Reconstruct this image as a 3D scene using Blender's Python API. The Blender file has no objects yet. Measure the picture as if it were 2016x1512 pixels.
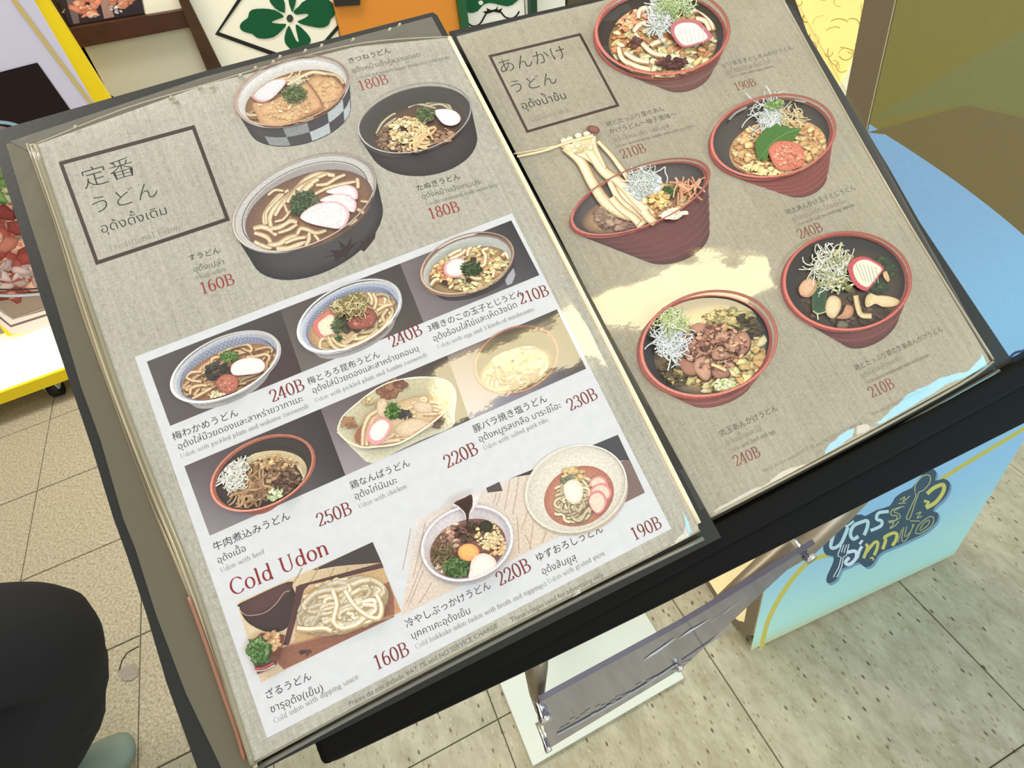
import bpy, math, random
import numpy as np
from mathutils import Matrix, Vector, noise as mnoise
from mathutils.geometry import tessellate_polygon
random.seed(7)
SC = bpy.context.scene
COL = SC.collection
# ------------------------------------------------------------------ camera
F = 1092.3254; CX, CY = 1008., 756.; HC = 1.26
R = np.array([[0.90438113, -0.40654972, -0.12966148], [-0.38675046, -0.65250078, -0.65166465], [0.18032986, 0.63949985, -0.74734268]])
cd = bpy.data.cameras.new('camera'); cam = bpy.data.objects.new('camera', cd); COL.objects.link(cam)
cd.sensor_width = 36.; cd.lens = 36. * F / 2016.; cd.clip_start = .01
cam.matrix_world = Matrix(((R[0, 0], -R[1, 0], -R[2, 0], 0), (R[0, 1], -R[1, 1], -R[2, 1], 0), (R[0, 2], -R[1, 2], -R[2, 2], HC), (0, 0, 0, 1)))
SC.camera = cam
CAM = np.array([0, 0, HC])
# ------------------------------------------------------------------ world, lamps, exposure
SC.view_settings.view_transform = 'Standard'; SC.view_settings.look = 'None'
SC.view_settings.gamma = 1; SC.view_settings.exposure = 0.0; SC.view_settings.use_curve_mapping = False
W = bpy.data.worlds.new('world'); SC.world = W; W.use_nodes = True
W.node_tree.nodes['Background'].inputs[0].default_value = (1.0, .965, .91, 1)
W.node_tree.nodes['Background'].inputs[1].default_value = 0.70
def area_lamp(name, loc, target, sx, sy, power, col):
    l = bpy.data.lights.new(name, 'AREA'); l.shape = 'RECTANGLE'; l.size = sx; l.size_y = sy; l.energy = power; l.color = col
    o = bpy.data.objects.new(name, l); COL.objects.link(o); o.location = loc
    o.rotation_euler = (Vector(target) - Vector(loc)).to_track_quat('-Z', 'Y').to_euler(); return o
area_lamp('ceiling_lamp', (-1.3, 1.6, 2.9), (-.2, .8, 0.6), 1.0, .7, 30, (1, .93, .80))
area_lamp('wall_fill', (.2, 1.9, 2.85), (.2, 2.45, .7), 1.8, .3, 46, (1, .96, .90))  # added fill that brightens the back wall and its signs
area_lamp('front_fill', (1.6, -3.0, 2.2), (.5, .2, .7), 1.6, 1.0, 30, (1, .97, .92))  # added soft fill from behind the camera for upright faces
sl = bpy.data.lights.new('warm_floor_spot', 'SPOT'); sl.energy = 26; sl.color = (1, .74, .40); sl.spot_size = .8; sl.spot_blend = .8; sl.shadow_soft_size = .12  # added low spot that warms the floor below the board
so_ = bpy.data.objects.new('warm_floor_spot', sl); COL.objects.link(so_); so_.location = (-.25, -1.2, .9); so_.rotation_euler = (Vector((.0, .12, .0)) - Vector((-.25, -1.2, .9))).to_track_quat('-Z', 'Y').to_euler()
area_lamp('screen_lamp', (2.9, -2.2, 2.1), (.9, .2, .6), 1.3, .8, 38, (.05, .66, 1.0))
# ------------------------------------------------------------------ geometry helpers
def ray(x, y): return R.T @ np.array([(x - CX) / F, (y - CY) / F, 1.])
def atZ(x, y, z=0.):
    d = ray(x, y); return CAM + d * ((z - HC) / d[2])
def atY(x, y, yy):
    d = ray(x, y); return CAM + d * (yy / d[1])
def lin(c):
    return tuple(((v / 255.) / 12.92 if v / 255. <= .04045 else ((v / 255. + .055) / 1.055) ** 2.4) for v in c[:3])
class Pl:
    def __init__(s, o, ex, ey, n):
        s.o, s.ex, s.ey, s.n = [np.array(v, float) for v in (o, ex, ey, n)]
    def m(s, x, y, w=0.):
        d = ray(x, y); P0 = s.o + s.n * w
        X = CAM + d * (((P0 - CAM) @ s.n) / (d @ s.n)) - s.o
        return X @ s.ex, X @ s.ey
    def mat(s):
        return Matrix(((s.ex[0], s.ey[0], s.n[0], s.o[0]), (s.ex[1], s.ey[1], s.n[1], s.o[1]), (s.ex[2], s.ey[2], s.n[2], s.o[2]), (0, 0, 0, 1)))
def link(name, me, mat=None, parent=None):
    o = bpy.data.objects.new(name, me); COL.objects.link(o)
    if mat: me.materials.append(mat)
    if parent: o.parent = parent
    return o
def mesh(name, vs, fs, mat=None, parent=None, smooth=False, cols=None):
    me = bpy.data.meshes.new(name); me.from_pydata([tuple(map(float, v)) for v in vs], [], fs)
    if cols:
        ca = me.color_attributes.new('Col', 'FLOAT_COLOR', 'POINT')
        ca.data.foreach_set('color', np.array([(*c, 1.) for c in cols], dtype=np.float32).ravel())
    if smooth: me.polygons.foreach_set('use_smooth', [True] * len(me.polygons))
    me.update(); return link(name, me, mat, parent)
def empty(name, loc=(0, 0, 0), mat=None):
    o = bpy.data.objects.new(name, None); COL.objects.link(o); o.empty_display_size = .05
    if mat is not None: o.matrix_world = mat
    else: o.location = loc
    return o
def tag(o, label, cat, group=None):
    o['label'] = label; o['category'] = cat
    if group: o['group'] = group
    return o
def box(name, lo, hi, mat, parent=None, bev=0.0, kind=None):
    x0, y0, z0 = lo; x1, y1, z1 = hi
    vs = [(x, y, z) for z in (z0, z1) for y in (y0, y1) for x in (x0, x1)]
    fs = [(0, 2, 3, 1), (4, 5, 7, 6), (0, 1, 5, 4), (2, 6, 7, 3), (0, 4, 6, 2), (1, 3, 7, 5)]
    o = mesh(name, vs, fs, mat, parent)
    if bev:
        b = o.modifiers.new('b', 'BEVEL'); b.width = bev; b.segments = 3
    if kind: o['kind'] = kind
    return o
def prism(name, pts, z0, z1, mat, parent=None, bev=0.0):   # pts ccw in local xy, extruded in z
    n = len(pts); vs = [(*p, z0) for p in pts] + [(*p, z1) for p in pts]
    fs = [tuple(range(n))[::-1], tuple(range(n, 2 * n))] + [(i, (i + 1) % n, n + (i + 1) % n, n + i) for i in range(n)]
    o = mesh(name, vs, fs, mat, parent)
    if bev:
        b = o.modifiers.new('b', 'BEVEL'); b.width = bev; b.segments = 2
    return o
def tube(name, pts, rad, mat, parent=None, n=14, closed=False):
    vs = []; fs = []; P = [Vector(p) for p in pts]; k = len(P); prev = None
    for i, p in enumerate(P):
        t = ((P[(i + 1) % k] if (closed or i < k - 1) else p) - (P[i - 1] if (closed or i > 0) else p)).normalized()
        u = (prev if prev is not None else (Vector((0, 0, 1)) if abs(t.z) < .9 else Vector((1, 0, 0))))
        u = (u - t * u.dot(t)).normalized(); prev = u; v = t.cross(u)
        r = rad[i] if isinstance(rad, (list, tuple)) else rad
        for j in range(n):
            a = 2 * math.pi * j / n; vs.append(p + (u * math.cos(a) + v * math.sin(a)) * r)
    m = k if closed else k - 1
    for i in range(m):
        for j in range(n):
            a, b = i * n, ((i + 1) % k) * n; fs.append((a + j, a + (j + 1) % n, b + (j + 1) % n, b + j))
    if not closed: fs += [tuple(range(n))[::-1], tuple(range((k - 1) * n, k * n))]
    return mesh(name, vs, fs, mat, parent, smooth=True)
# ------------------------------------------------------------------ materials
def mat(name, col, rough=.6, spec=.5, metal=0., coat=0., emit=None, es=0., var=0., vscale=30., bump=0., bscale=200., trans=0.):
    m = bpy.data.materials.new(name); m.use_nodes = True; nt = m.node_tree; b = nt.nodes['Principled BSDF']
    c = (*lin(col), 1); b.inputs['Base Color'].default_value = c; b.inputs['Roughness'].default_value = rough
    b.inputs['Specular IOR Level'].default_value = spec; b.inputs['Metallic'].default_value = metal
    b.inputs['Coat Weight'].default_value = coat; b.inputs['Transmission Weight'].default_value = trans
    if emit: b.inputs['Emission Color'].default_value = (*lin(emit), 1); b.inputs['Emission Strength'].default_value = es
    tc = nt.nodes.new('ShaderNodeTexCoord')
    if var:
        n = nt.nodes.new('ShaderNodeTexNoise'); n.inputs['Scale'].default_value = vscale; n.inputs['Detail'].default_value = 5
        nt.links.new(tc.outputs['Object'], n.inputs['Vector'])
        r = nt.nodes.new('ShaderNodeMapRange'); r.inputs[1].default_value = .3; r.inputs[2].default_value = .7
        r.inputs[3].default_value = 1 - var; r.inputs[4].default_value = 1 + var
        nt.links.new(n.outputs['Fac'], r.inputs[0])
        h = nt.nodes.new('ShaderNodeHueSaturation'); h.inputs['Color'].default_value = c
        nt.links.new(r.outputs[0], h.inputs['Value']); nt.links.new(h.outputs[0], b.inputs['Base Color'])
    if bump:
        n2 = nt.nodes.new('ShaderNodeTexNoise'); n2.inputs['Scale'].default_value = bscale; n2.inputs['Detail'].default_value = 4
        nt.links.new(tc.outputs['Object'], n2.inputs['Vector'])
        bp = nt.nodes.new('ShaderNodeBump'); bp.inputs['Strength'].default_value = bump; bp.inputs['Distance'].default_value = .002
        nt.links.new(n2.outputs['Fac'], bp.inputs['Height']); nt.links.new(bp.outputs[0], b.inputs['Normal'])
    return m
def ink_mat(name, amt=.10, scale=900., rough=.55):
    m = mat(name, (128, 128, 128), rough, .25); nt = m.node_tree; b = nt.nodes['Principled BSDF']
    a = nt.nodes.new('ShaderNodeAttribute'); a.attribute_name = 'Col'; tc = nt.nodes.new('ShaderNodeTexCoord')
    n = nt.nodes.new('ShaderNodeTexNoise'); n.inputs['Scale'].default_value = scale; n.inputs['Detail'].default_value = 3
    nt.links.new(tc.outputs['Object'], n.inputs['Vector'])
    r = nt.nodes.new('ShaderNodeMapRange'); r.inputs[1].default_value = .3; r.inputs[2].default_value = .7
    r.inputs[3].default_value = 1 - amt; r.inputs[4].default_value = 1 + amt; nt.links.new(n.outputs['Fac'], r.inputs[0])
    h = nt.nodes.new('ShaderNodeHueSaturation'); h.inputs['Saturation'].default_value = .86 if amt > .05 else 1.; nt.links.new(a.outputs['Color'], h.inputs['Color'])
    nt.links.new(r.outputs[0], h.inputs['Value']); nt.links.new(h.outputs[0], b.inputs['Base Color'])
    return m
def plastic_film(name, rough=.035, boost=1.6, haze=0., hcol=(200, 200, 190), bump=.0):
    m = bpy.data.materials.new(name); m.use_nodes = True; nt = m.node_tree; nt.nodes.clear()
    o = nt.nodes.new('ShaderNodeOutputMaterial'); t = nt.nodes.new('ShaderNodeBsdfTransparent'); g = nt.nodes.new('ShaderNodeBsdfGlossy')
    g.inputs['Roughness'].default_value = rough; mx = nt.nodes.new('ShaderNodeMixShader')
    fr = nt.nodes.new('ShaderNodeLayerWeight'); fr.inputs['Blend'].default_value = .5
    pw = nt.nodes.new('ShaderNodeMath'); pw.operation = 'POWER'; pw.inputs[1].default_value = 5.; nt.links.new(fr.outputs['Facing'], pw.inputs[0])
    mu = nt.nodes.new('ShaderNodeMath'); mu.operation = 'MULTIPLY_ADD'; mu.inputs[1].default_value = .95; mu.inputs[2].default_value = .042 * boost; mu.use_clamp = True
    nt.links.new(pw.outputs[0], mu.inputs[0]); nt.links.new(mu.outputs[0], mx.inputs[0])
    base = t
    if haze:
        df = nt.nodes.new('ShaderNodeBsdfDiffuse'); df.inputs[0].default_value = (*lin(hcol), 1)
        m2 = nt.nodes.new('ShaderNodeMixShader'); m2.inputs[0].default_value = haze
        nt.links.new(t.outputs[0], m2.inputs[1]); nt.links.new(df.outputs[0], m2.inputs[2]); base = m2
    nt.links.new(base.outputs[0], mx.inputs[1]); nt.links.new(g.outputs[0], mx.inputs[2]); nt.links.new(mx.outputs[0], o.inputs[0])
    if bump:
        tc = nt.nodes.new('ShaderNodeTexCoord'); n2 = nt.nodes.new('ShaderNodeTexNoise'); n2.inputs['Scale'].default_value = 260; n2.inputs['Detail'].default_value = 3
        nt.links.new(tc.outputs['Object'], n2.inputs['Vector'])
        bp = nt.nodes.new('ShaderNodeBump'); bp.inputs['Strength'].default_value = bump; bp.inputs['Distance'].default_value = .001
        nt.links.new(n2.outputs['Fac'], bp.inputs['Height'])
        nt.links.new(bp.outputs[0], g.inputs['Normal']); nt.links.new(bp.outputs[0], fr.inputs['Normal'])
    return m
def linen_mat(name, c1, c2):
    m = mat(name, c1, .6, .25); nt = m.node_tree; b = nt.nodes['Principled BSDF']; tc = nt.nodes.new('ShaderNodeTexCoord')
    outs = []
    for sc_, hi in (((2100, 260, 1), 3), ((260, 1900, 1), 3), ((520, 16, 1), 2), ((22, 22, 1), 2)):
        mp = nt.nodes.new('ShaderNodeMapping'); mp.inputs['Scale'].default_value = sc_
        n = nt.nodes.new('ShaderNodeTexNoise'); n.inputs['Scale'].default_value = 1; n.inputs['Detail'].default_value = hi
        nt.links.new(tc.outputs['Object'], mp.inputs['Vector']); nt.links.new(mp.outputs[0], n.inputs['Vector']); outs.append(n.outputs['Fac'])
    def mth(op, a, b_):
        q = nt.nodes.new('ShaderNodeMath'); q.operation = op
        for i, v in enumerate((a, b_)):
            if isinstance(v, float): q.inputs[i].default_value = v
            else: nt.links.new(v, q.inputs[i])
        return q.outputs[0]
    s = mth('ADD', mth('ADD', outs[0], outs[1]), mth('ADD', mth('MULTIPLY', outs[2], .6), mth('MULTIPLY', outs[3], .45)))
    r = nt.nodes.new('ShaderNodeMapRange'); r.inputs[1].default_value = 1.1; r.inputs[2].default_value = 1.8; nt.links.new(s, r.inputs[0])
    mx = nt.nodes.new('ShaderNodeMix'); mx.data_type = 'RGBA'; mx.inputs[6].default_value = (*lin(c2), 1); mx.inputs[7].default_value = (*lin(c1), 1)
    nt.links.new(r.outputs[0], mx.inputs[0]); nt.links.new(mx.outputs[2], b.inputs['Base Color'])
    return m
def floor_mat(name, base, dark, light, fleck=None, fscale=30., bump=.15, rough=.5, fine=120.):
    m = mat(name, base, rough, .4); nt = m.node_tree; b = nt.nodes['Principled BSDF']; g = nt.nodes.new('ShaderNodeNewGeometry')
    n = nt.nodes.new('ShaderNodeTexNoise'); n.inputs['Scale'].default_value = fine; n.inputs['Detail'].default_value = 6; n.inputs['Roughness'].default_value = .75
    mp = nt.nodes.new('ShaderNodeMapping'); mp.inputs['Rotation'].default_value = (0, 0, .5); mp.inputs['Scale'].default_value = (1, .45 if fleck else 1, 1)
    nt.links.new(g.outputs['Position'], mp.inputs[0]); nt.links.new(mp.outputs[0], n.inputs['Vector'])
    cr = nt.nodes.new('ShaderNodeValToRGB'); e = cr.color_ramp.elements
    e[0].position = .33; e[0].color = (*lin(dark), 1); e[1].position = .68; e[1].color = (*lin(light), 1)
    em = e.new(.5); em.color = (*lin(base), 1); nt.links.new(n.outputs['Fac'], cr.inputs[0]); out = cr.outputs[0]
    if fleck:
        for sc_, th, fc in ((fscale, .075, fleck), (fscale * 1.7, .10, (140, 130, 102)), (fscale * 1.1, .06, light)):
            v = nt.nodes.new('ShaderNodeTexVoronoi'); v.inputs['Scale'].default_value = sc_; v.inputs['Randomness'].default_value = 1
            nt.links.new(mp.outputs[0], v.inputs['Vector'])
            lt = nt.nodes.new('ShaderNodeMapRange'); lt.inputs[1].default_value = th * 2.2; lt.inputs[2].default_value = th; nt.links.new(v.outputs['Distance'], lt.inputs[0])
            mx = nt.nodes.new('ShaderNodeMix'); mx.data_type = 'RGBA'; nt.links.new(lt.outputs[0], mx.inputs[0]); nt.links.new(out, mx.inputs[6])
            mx.inputs[7].default_value = (*lin(fc), 1); out = mx.outputs[2]
    nt.links.new(out, b.inputs['Base Color'])
    bp = nt.nodes.new('ShaderNodeBump'); bp.inputs['Strength'].default_value = bump; bp.inputs['Distance'].default_value = .003
    nt.links.new(n.outputs['Fac'], bp.inputs['Height']); nt.links.new(bp.outputs[0], b.inputs['Normal'])
    return m
INK = ink_mat('printed_ink', .13); INKF = ink_mat('flat_ink', .03, 200.)
M_BLACK = mat('black_vinyl', (30, 32, 30), .36, .5, bump=.03, bscale=400)
M_RAIL = mat('black_paint', (13, 12, 11), .6, .12)
M_FILM = plastic_film('clear_sleeve_film', bump=.02)
M_CHROME = mat('chrome', (225, 225, 230), .12, .5, 1.)

# ------------------------------------------------------------------ printing: flat layered ink in the plane of a sheet
class Print:
    STEP = 4e-6
    def __init__(s, pl, w=0., base=0.):
        s.pl, s.pw, s.w = pl, base, w; s.v = []; s.c = []; s.f = []; s.fr = (0, 0, 1.); s.clip = None; s.rnd = random.Random(3)
    def zoom(s, ox, oy, k): s.fr = (ox, oy, k); return s
    def P(s, p):
        x = s.fr[0] + p[0] * s.fr[2]; y = s.fr[1] + p[1] * s.fr[2]
        if s.clip:
            cx, cy, X, Y, dy = s.clip; u = (x - cx) / X; k = math.sqrt(max(Y * Y - dy * dy, 1e-6)); v = (y - cy - dy * u) / k; d = math.hypot(u, v)
            if d > 1: u, v = u / d, v / d; x = cx + X * u; y = cy + dy * u + k * v
        return x, y
    def add(s, px, cols, faces):
        s.w += s.STEP; i0 = len(s.v)
        for p, c in zip(px, cols):
            a, b = s.pl.m(*s.P(p), s.pw); s.v.append((a, b, s.w)); s.c.append(c)
        s.f += [tuple(i0 + i for i in f) for f in faces]
    def poly(s, pts, col):
        t = tessellate_polygon([[Vector((p[0], p[1], 0)) for p in pts]])
        if isinstance(col, list): cols = [lin(c) for c in col]
        else: cols = [lin(col)] * len(pts)
        s.add(pts, cols, t)
    def quadgrad(s, q, cols, n=8):
        pts = []; cc = []; L = [lin(c) for c in cols]
        for j in range(n + 1):
            for i in range(n + 1):
                u, v = i / n, j / n; wt = ((1 - u) * (1 - v), u * (1 - v), u * v, (1 - u) * v)
                pts.append(tuple(sum(wt[k] * q[k][d] for k in range(4)) for d in (0, 1))); cc.append(tuple(sum(wt[k] * L[k][d] for k in range(4)) for d in range(3)))
        s.add(pts, cc, [(j * (n + 1) + i, j * (n + 1) + i + 1, (j + 1) * (n + 1) + i + 1, (j + 1) * (n + 1) + i) for j in range(n) for i in range(n)])
    def blob(s, pts, cc, ce, mid=None, off=(0, 0)):        # star-shaped, colour cc at the centre to ce at the edge
        n = len(pts); mx = sum(p[0] for p in pts) / n; my = sum(p[1] for p in pts) / n; cc, ce = lin(cc), lin(ce)
        md = lin(mid) if mid else tuple(.65 * a + .35 * b for a, b in zip(cc, ce))
        P = [(mx + off[0], my + off[1])]; C = [cc]
        for k, c in ((.45, cc), (.82, md), (1., ce)):
            for p in pts:
                P.append((mx + (p[0] - mx) * k + off[0] * (1 - k), my + (p[1] - my) * k + off[1] * (1 - k))); C.append(c)
        f = [(0, 1 + i, 1 + (i + 1) % n) for i in range(n)]
        for r in range(2): f += [(1 + r * n + i, 1 + (r + 1) * n + i, 1 + (r + 1) * n + (i + 1) % n, 1 + r * n + (i + 1) % n) for i in range(n)]
        s.add(P, C, f)
    def ell(s, E, cc, ce, mid=None, off=(0, 0), n=44): s.blob(epts(E, n), cc, ce, mid, off)
    def ring(s, E1, E2, colf, n=60):                         # annulus between two ellipses, colf(t)->(outer, inner)
        a, b = epts(E1, n), epts(E2, n); P = []; C = []
        for i in range(n):
            co, ci = colf(2 * math.pi * i / n); m_ = ((a[i][0] + b[i][0]) / 2, (a[i][1] + b[i][1]) / 2)
            P += [a[i], m_, b[i]]; C += [lin(co), lin(ci), lin(co)]
        f = []
        for i in range(n):
            j = (i + 1) % n; f += [(3 * i, 3 * j, 3 * j + 1, 3 * i + 1), (3 * i + 1, 3 * j + 1, 3 * j + 2, 3 * i + 2)]
        s.add(P, C, f)
    def rib(s, path, w, cm, ce=None, taper=0., sm=True):     # ribbon: light core, darker edges
        ce = ce or cm; path = smooth(path) if sm and len(path) > 2 else path; n = len(path); P = []; C = []
        cm, ce = lin(cm), lin(ce); md = tuple((a + b) / 2 for a, b in zip(cm, ce))
        for i, p in enumerate(path):
            q0, q1 = path[max(i - 1, 0)], path[min(i + 1, n - 1)]; dx, dy = q1[0] - q0[0], q1[1] - q0[1]; L = math.hypot(dx, dy) or 1
            nx, ny = -dy / L, dx / L; ww = (w[0] + (w[1] - w[0]) * i / (n - 1)) if isinstance(w, tuple) else w
            if taper: ww *= 1 - taper * abs(2 * i / (n - 1) - 1) ** 2
            for k, c in ((-.5, ce), (-.28, md), (-.05, cm), (.2, cm), (.5, ce)):
                P.append((p[0] + nx * ww * k, p[1] + ny * ww * k)); C.append(c)
        s.add(P, C, [(5 * i + k, 5 * i + k + 1, 5 * i + k + 6, 5 * i + k + 5) for i in range(n - 1) for k in range(4)])
    def swirl(s, E, n, w, cm, ce, seed=1, a=(0, 6.28), r=(.25, .95), span=(1., 3.2), wob=.12, dark=.68):
        q = random.Random(seed)
        for _ in range(n):
            t0 = q.uniform(*a); sp = q.uniform(*span) * q.choice((-1, 1)); rr = q.uniform(*r); ph = q.uniform(0, 6); ox, oy = q.uniform(-.14, .14), q.uniform(-.14, .14)
            pts = []
            for i in range(13):
                t = t0 + sp * i / 12; k = rr + wob * math.sin(ph + i * .6); pts.append(epoint(E, t, min(k, .97), ox * (1 - rr), oy * (1 - rr)))
            f = q.uniform(.8, 1.05); cm2 = tuple(min(255, v * f) for v in cm)
            s.rib([(x + w * .22, y + w * .3) for x, y in pts], w * 1.25, tuple(v * dark for v in ce), tuple(v * dark for v in ce), sm=False)
            s.rib(pts, w * q.uniform(.85, 1.15), cm2, tuple(v * f for v in ce), sm=False)
    def shreds(s, c, rx, ry, n, w, cols, seed=2, curl=1., length=(.5, 1.2)):
        q = random.Random(seed)
        for _ in range(n):
            a = q.uniform(0, 6.28); d = math.sqrt(q.random()); x = c[0] + rx * d * math.cos(a) * .7; y = c[1] + ry * d * math.sin(a) * .7; t = q.uniform(0, 6.28); L = q.uniform(*length) * min(rx, ry); pts = []; dt = q.uniform(-curl, curl)
            for i in range(6):
                pts.append((x, y)); x += math.cos(t) * L / 5; y += math.sin(t) * L / 5; t += dt * .5
            cl = q.choice(cols); s.rib(pts, w * q.uniform(.7, 1.3), cl, tuple(v * .8 for v in cl), sm=False)
    def clump(s, c, rx, ry, n, size, cols, seed=3, shadow=.55, flat=.8):
        q = random.Random(seed); shadow = .5 * shadow + .46
        for _ in range(int(n * 1.35)):
            a = q.uniform(0, 6.28); d = math.sqrt(q.random()); x = c[0] + rx * d * math.cos(a); y = c[1] + ry * d * math.sin(a); sz = size * q.choice((.4, .55, .7, .9, 1.1)); k = q.randint(7, 11); ph = q.uniform(0, 6); an = q.uniform(-.9, .5); ar = q.uniform(.38, .9)
            ca, sa = math.cos(an), math.sin(an); pts = []
            for i in range(k):
                r = sz * q.uniform(.6, 1.15); u, v = r * math.cos(ph + 6.283 * i / k) * 1.15, r * ar * math.sin(ph + 6.283 * i / k); pts.append((x + u * ca - v * sa, y + u * sa + v * ca))
            cl = q.choice(cols); f = q.uniform(.88, 1.08); cl = tuple(min(255, v * f) for v in cl)
            s.blob(pts, tuple(min(255, v * 1.06) for v in cl), tuple(v * shadow for v in cl), tuple(v * .93 for v in cl), off=(-sz * .12, -sz * .14))
    def done(s, name, mt, parent, label=None):
        o = mesh(name, s.v, s.f, mt, parent, cols=s.c)
        if label: o['label'] = label
        return o
def epoint(E, t, k=1., ox=0., oy=0.):
    cx, cy, X, Y, dy = E; u = k * math.cos(t) + ox; v = k * math.sin(t) + oy
    return cx + X * u, cy + dy * u + math.sqrt(max(Y * Y - dy * dy, 1e-6)) * v
def epts(E, n=44, a0=0., a1=2 * math.pi): return [epoint(E, a0 + (a1 - a0) * i / n) for i in range(n)]
def esc(E, k, dx=0, dy=0): return (E[0] + dx, E[1] + dy, E[2] * k, E[3] * k, E[4] * k)
def hull(pts):
    pts = sorted(set((round(x, 4), round(y, 4)) for x, y in pts))
    def half(p):
        h = []
        for q in p:
            while len(h) > 1 and (h[-1][0] - h[-2][0]) * (q[1] - h[-2][1]) - (h[-1][1] - h[-2][1]) * (q[0] - h[-2][0]) <= 0: h.pop()
            h.append(q)
        return h[:-1]
    return half(pts) + half(pts[::-1])
def smooth(p, k=4):
    if len(p) < 3: return p
    q = [p[0]] + list(p) + [p[-1]]; out = []
    for i in range(1, len(q) - 2):
        for j in range(k):
            t = j / k; out.append(tuple(.5 * ((2 * q[i][d]) + (-q[i - 1][d] + q[i + 1][d]) * t + (2 * q[i - 1][d] - 5 * q[i][d] + 4 * q[i + 1][d] - q[i + 2][d]) * t * t + (-q[i - 1][d] + 3 * q[i][d] - 3 * q[i + 1][d] + q[i + 2][d]) * t ** 3) for d in (0, 1)))
    return out + [p[-1]]
def csm(p, k=3):       # closed smooth outline
    q = [p[-1]] + list(p) + [p[0], p[1]]; out = []
    for i in range(1, len(q) - 2):
        for j in range(k):
            t = j / k; out.append(tuple(.5 * ((2 * q[i][d]) + (-q[i - 1][d] + q[i + 1][d]) * t + (2 * q[i - 1][d] - 5 * q[i][d] + 4 * q[i + 1][d] - q[i + 2][d]) * t * t + (-q[i - 1][d] + 3 * q[i][d] - 3 * q[i + 1][d] + q[i + 2][d]) * t ** 3) for d in (0, 1)))
    return out
# ------------------------------------------------------------------ serif lettering from pen strokes
def A(cx, cy, rx, ry, a0, a1, n=12): return [(cx + rx * math.cos(math.radians(a0 + (a1 - a0) * i / n)), cy + ry * math.sin(math.radians(a0 + (a1 - a0) * i / n))) for i in range(n + 1)]
G = {}
def gl(ch, adv, strokes, ser=()): G[ch] = (adv, strokes, ser)
gl('0', .52, [A(.26, .35, .19, .35, 0, 360, 24)]); gl('1', .5, [[(.27, 0), (.27, .7)], [(.27, .7), (.13, .6)]], [(.27, 0, .14)])
gl('2', .52, [[(.09, .52)] + A(.26, .51, .17, .19, 170, -20, 12) + [(.3, .27), (.08, .02)], [(.08, .02), (.44, .02), (.46, .16)]], [(.1, .53, .035), (.26, .03, .16)])
gl('3', .5, [A(.24, .53, .15, .17, 150, -80, 10), A(.24, .19, .18, .19, 90, -150, 12)], [(.1, .6, .03), (.09, .1, .035)])
gl('4', .52, [[(.34, 0), (.34, .7)], [(.34, .7), (.05, .2), (.48, .2)]], [(.34, 0, .11)]); gl('5', .5, [[(.42, .68), (.14, .68), (.12, .38)] + A(.25, .22, .18, .22, 130, -150, 14)], [(.09, .1, .035)])
gl('6', .52, [A(.27, .22, .17, .22, 0, 360, 18), A(.3, .3, .2, .4, 75, 190, 8)]); gl('7', .5, [[(.08, .68), (.45, .68), (.2, 0)]])
gl('8', .52, [A(.26, .53, .14, .17, 0, 360, 18), A(.26, .18, .18, .19, 0, 360, 18)]); gl('9', .52, [A(.25, .48, .17, .22, 0, 360, 18), A(.22, .4, .2, .4, -105, 10, 8)])
gl('B', .64, [[(.15, 0), (.15, .7)], [(.15, .69)] + A(.3, .53, .18, .165, 90, -90, 10) + [(.15, .36)], [(.15, .36)] + A(.32, .185, .22, .18, 90, -90, 10) + [(.15, .01)]], [(.13, 0, .1), (.13, .7, .1)])
gl('C', .66, [A(.37, .35, .28, .36, 40, 320, 18)], [(.6, .55, .02)]); gl('U', .72, [[(.16, .7), (.16, .25)] + A(.36, .23, .2, .23, 180, 360, 10) + [(.56, .7)]], [(.16, .7, .1), (.56, .7, .08)])
gl('A', .7, [[(.1, 0), (.34, .7), (.6, 0)], [(.2, .24), (.5, .24)]], [(.1, 0, .08), (.6, 0, .1)]); gl('K', .7, [[(.15, 0), (.15, .7)], [(.16, .28), (.52, .7)], [(.3, .43), (.58, 0)]], [(.15, 0, .09), (.15, .7, .09), (.58, 0, .09), (.54, .7, .08)])
gl('P', .6, [[(.15, 0), (.15, .7)], [(.15, .69)] + A(.32, .52, .19, .17, 90, -90, 10) + [(.15, .35)]], [(.15, 0, .1), (.15, .7, .08)]); gl('T', .64, [[(.32, 0), (.32, .7)], [(.06, .69), (.58, .69)]], [(.32, 0, .1)])
gl('I', .34, [[(.17, 0), (.17, .7)]], [(.17, 0, .1), (.17, .7, .1)])
gl('a', .48, [A(.2, .14, .13, .14, 60, 300, 10), [(.1, .4)] + A(.22, .36, .12, .11, 140, 0, 6) + [(.34, .05), (.42, 0)]]); gl('b', .52, [[(.12, .74), (.12, .02)], A(.27, .23, .16, .23, 150, -150, 14)], [(.1, .73, .06)])
gl('c', .44, [A(.24, .23, .17, .24, 45, 320, 14)]); gl('d', .54, [[(.4, .74), (.4, 0)], A(.24, .23, .16, .23, 30, 330, 14)], [(.38, .73, .06), (.42, .01, .05)]); gl('e', .46, [[(.08, .25), (.39, .25)], A(.23, .23, .16, .24, 5, 320, 14)])
gl('f', .32, [[(.14, 0), (.14, .58)] + A(.24, .6, .1, .13, 180, 40, 5), [(.04, .45), (.28, .45)]], [(.14, 0, .09)]); gl('g', .48, [A(.22, .3, .14, .17, 0, 360, 14), A(.22, -.08, .17, .12, 0, 360, 14), [(.12, .15), (.1, .05), (.3, .02)], [(.34, .42), (.43, .46)]])
gl('h', .54, [[(.12, 0), (.12, .74)], [(.12, .32)] + A(.27, .3, .14, .17, 150, 0, 6) + [(.41, 0)]], [(.12, 0, .08), (.41, 0, .08), (.1, .73, .06)]); gl('i', .28, [[(.14, 0), (.14, .46)], [(.13, .6), (.15, .66)]], [(.14, 0, .09), (.11, .46, .05)])
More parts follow.
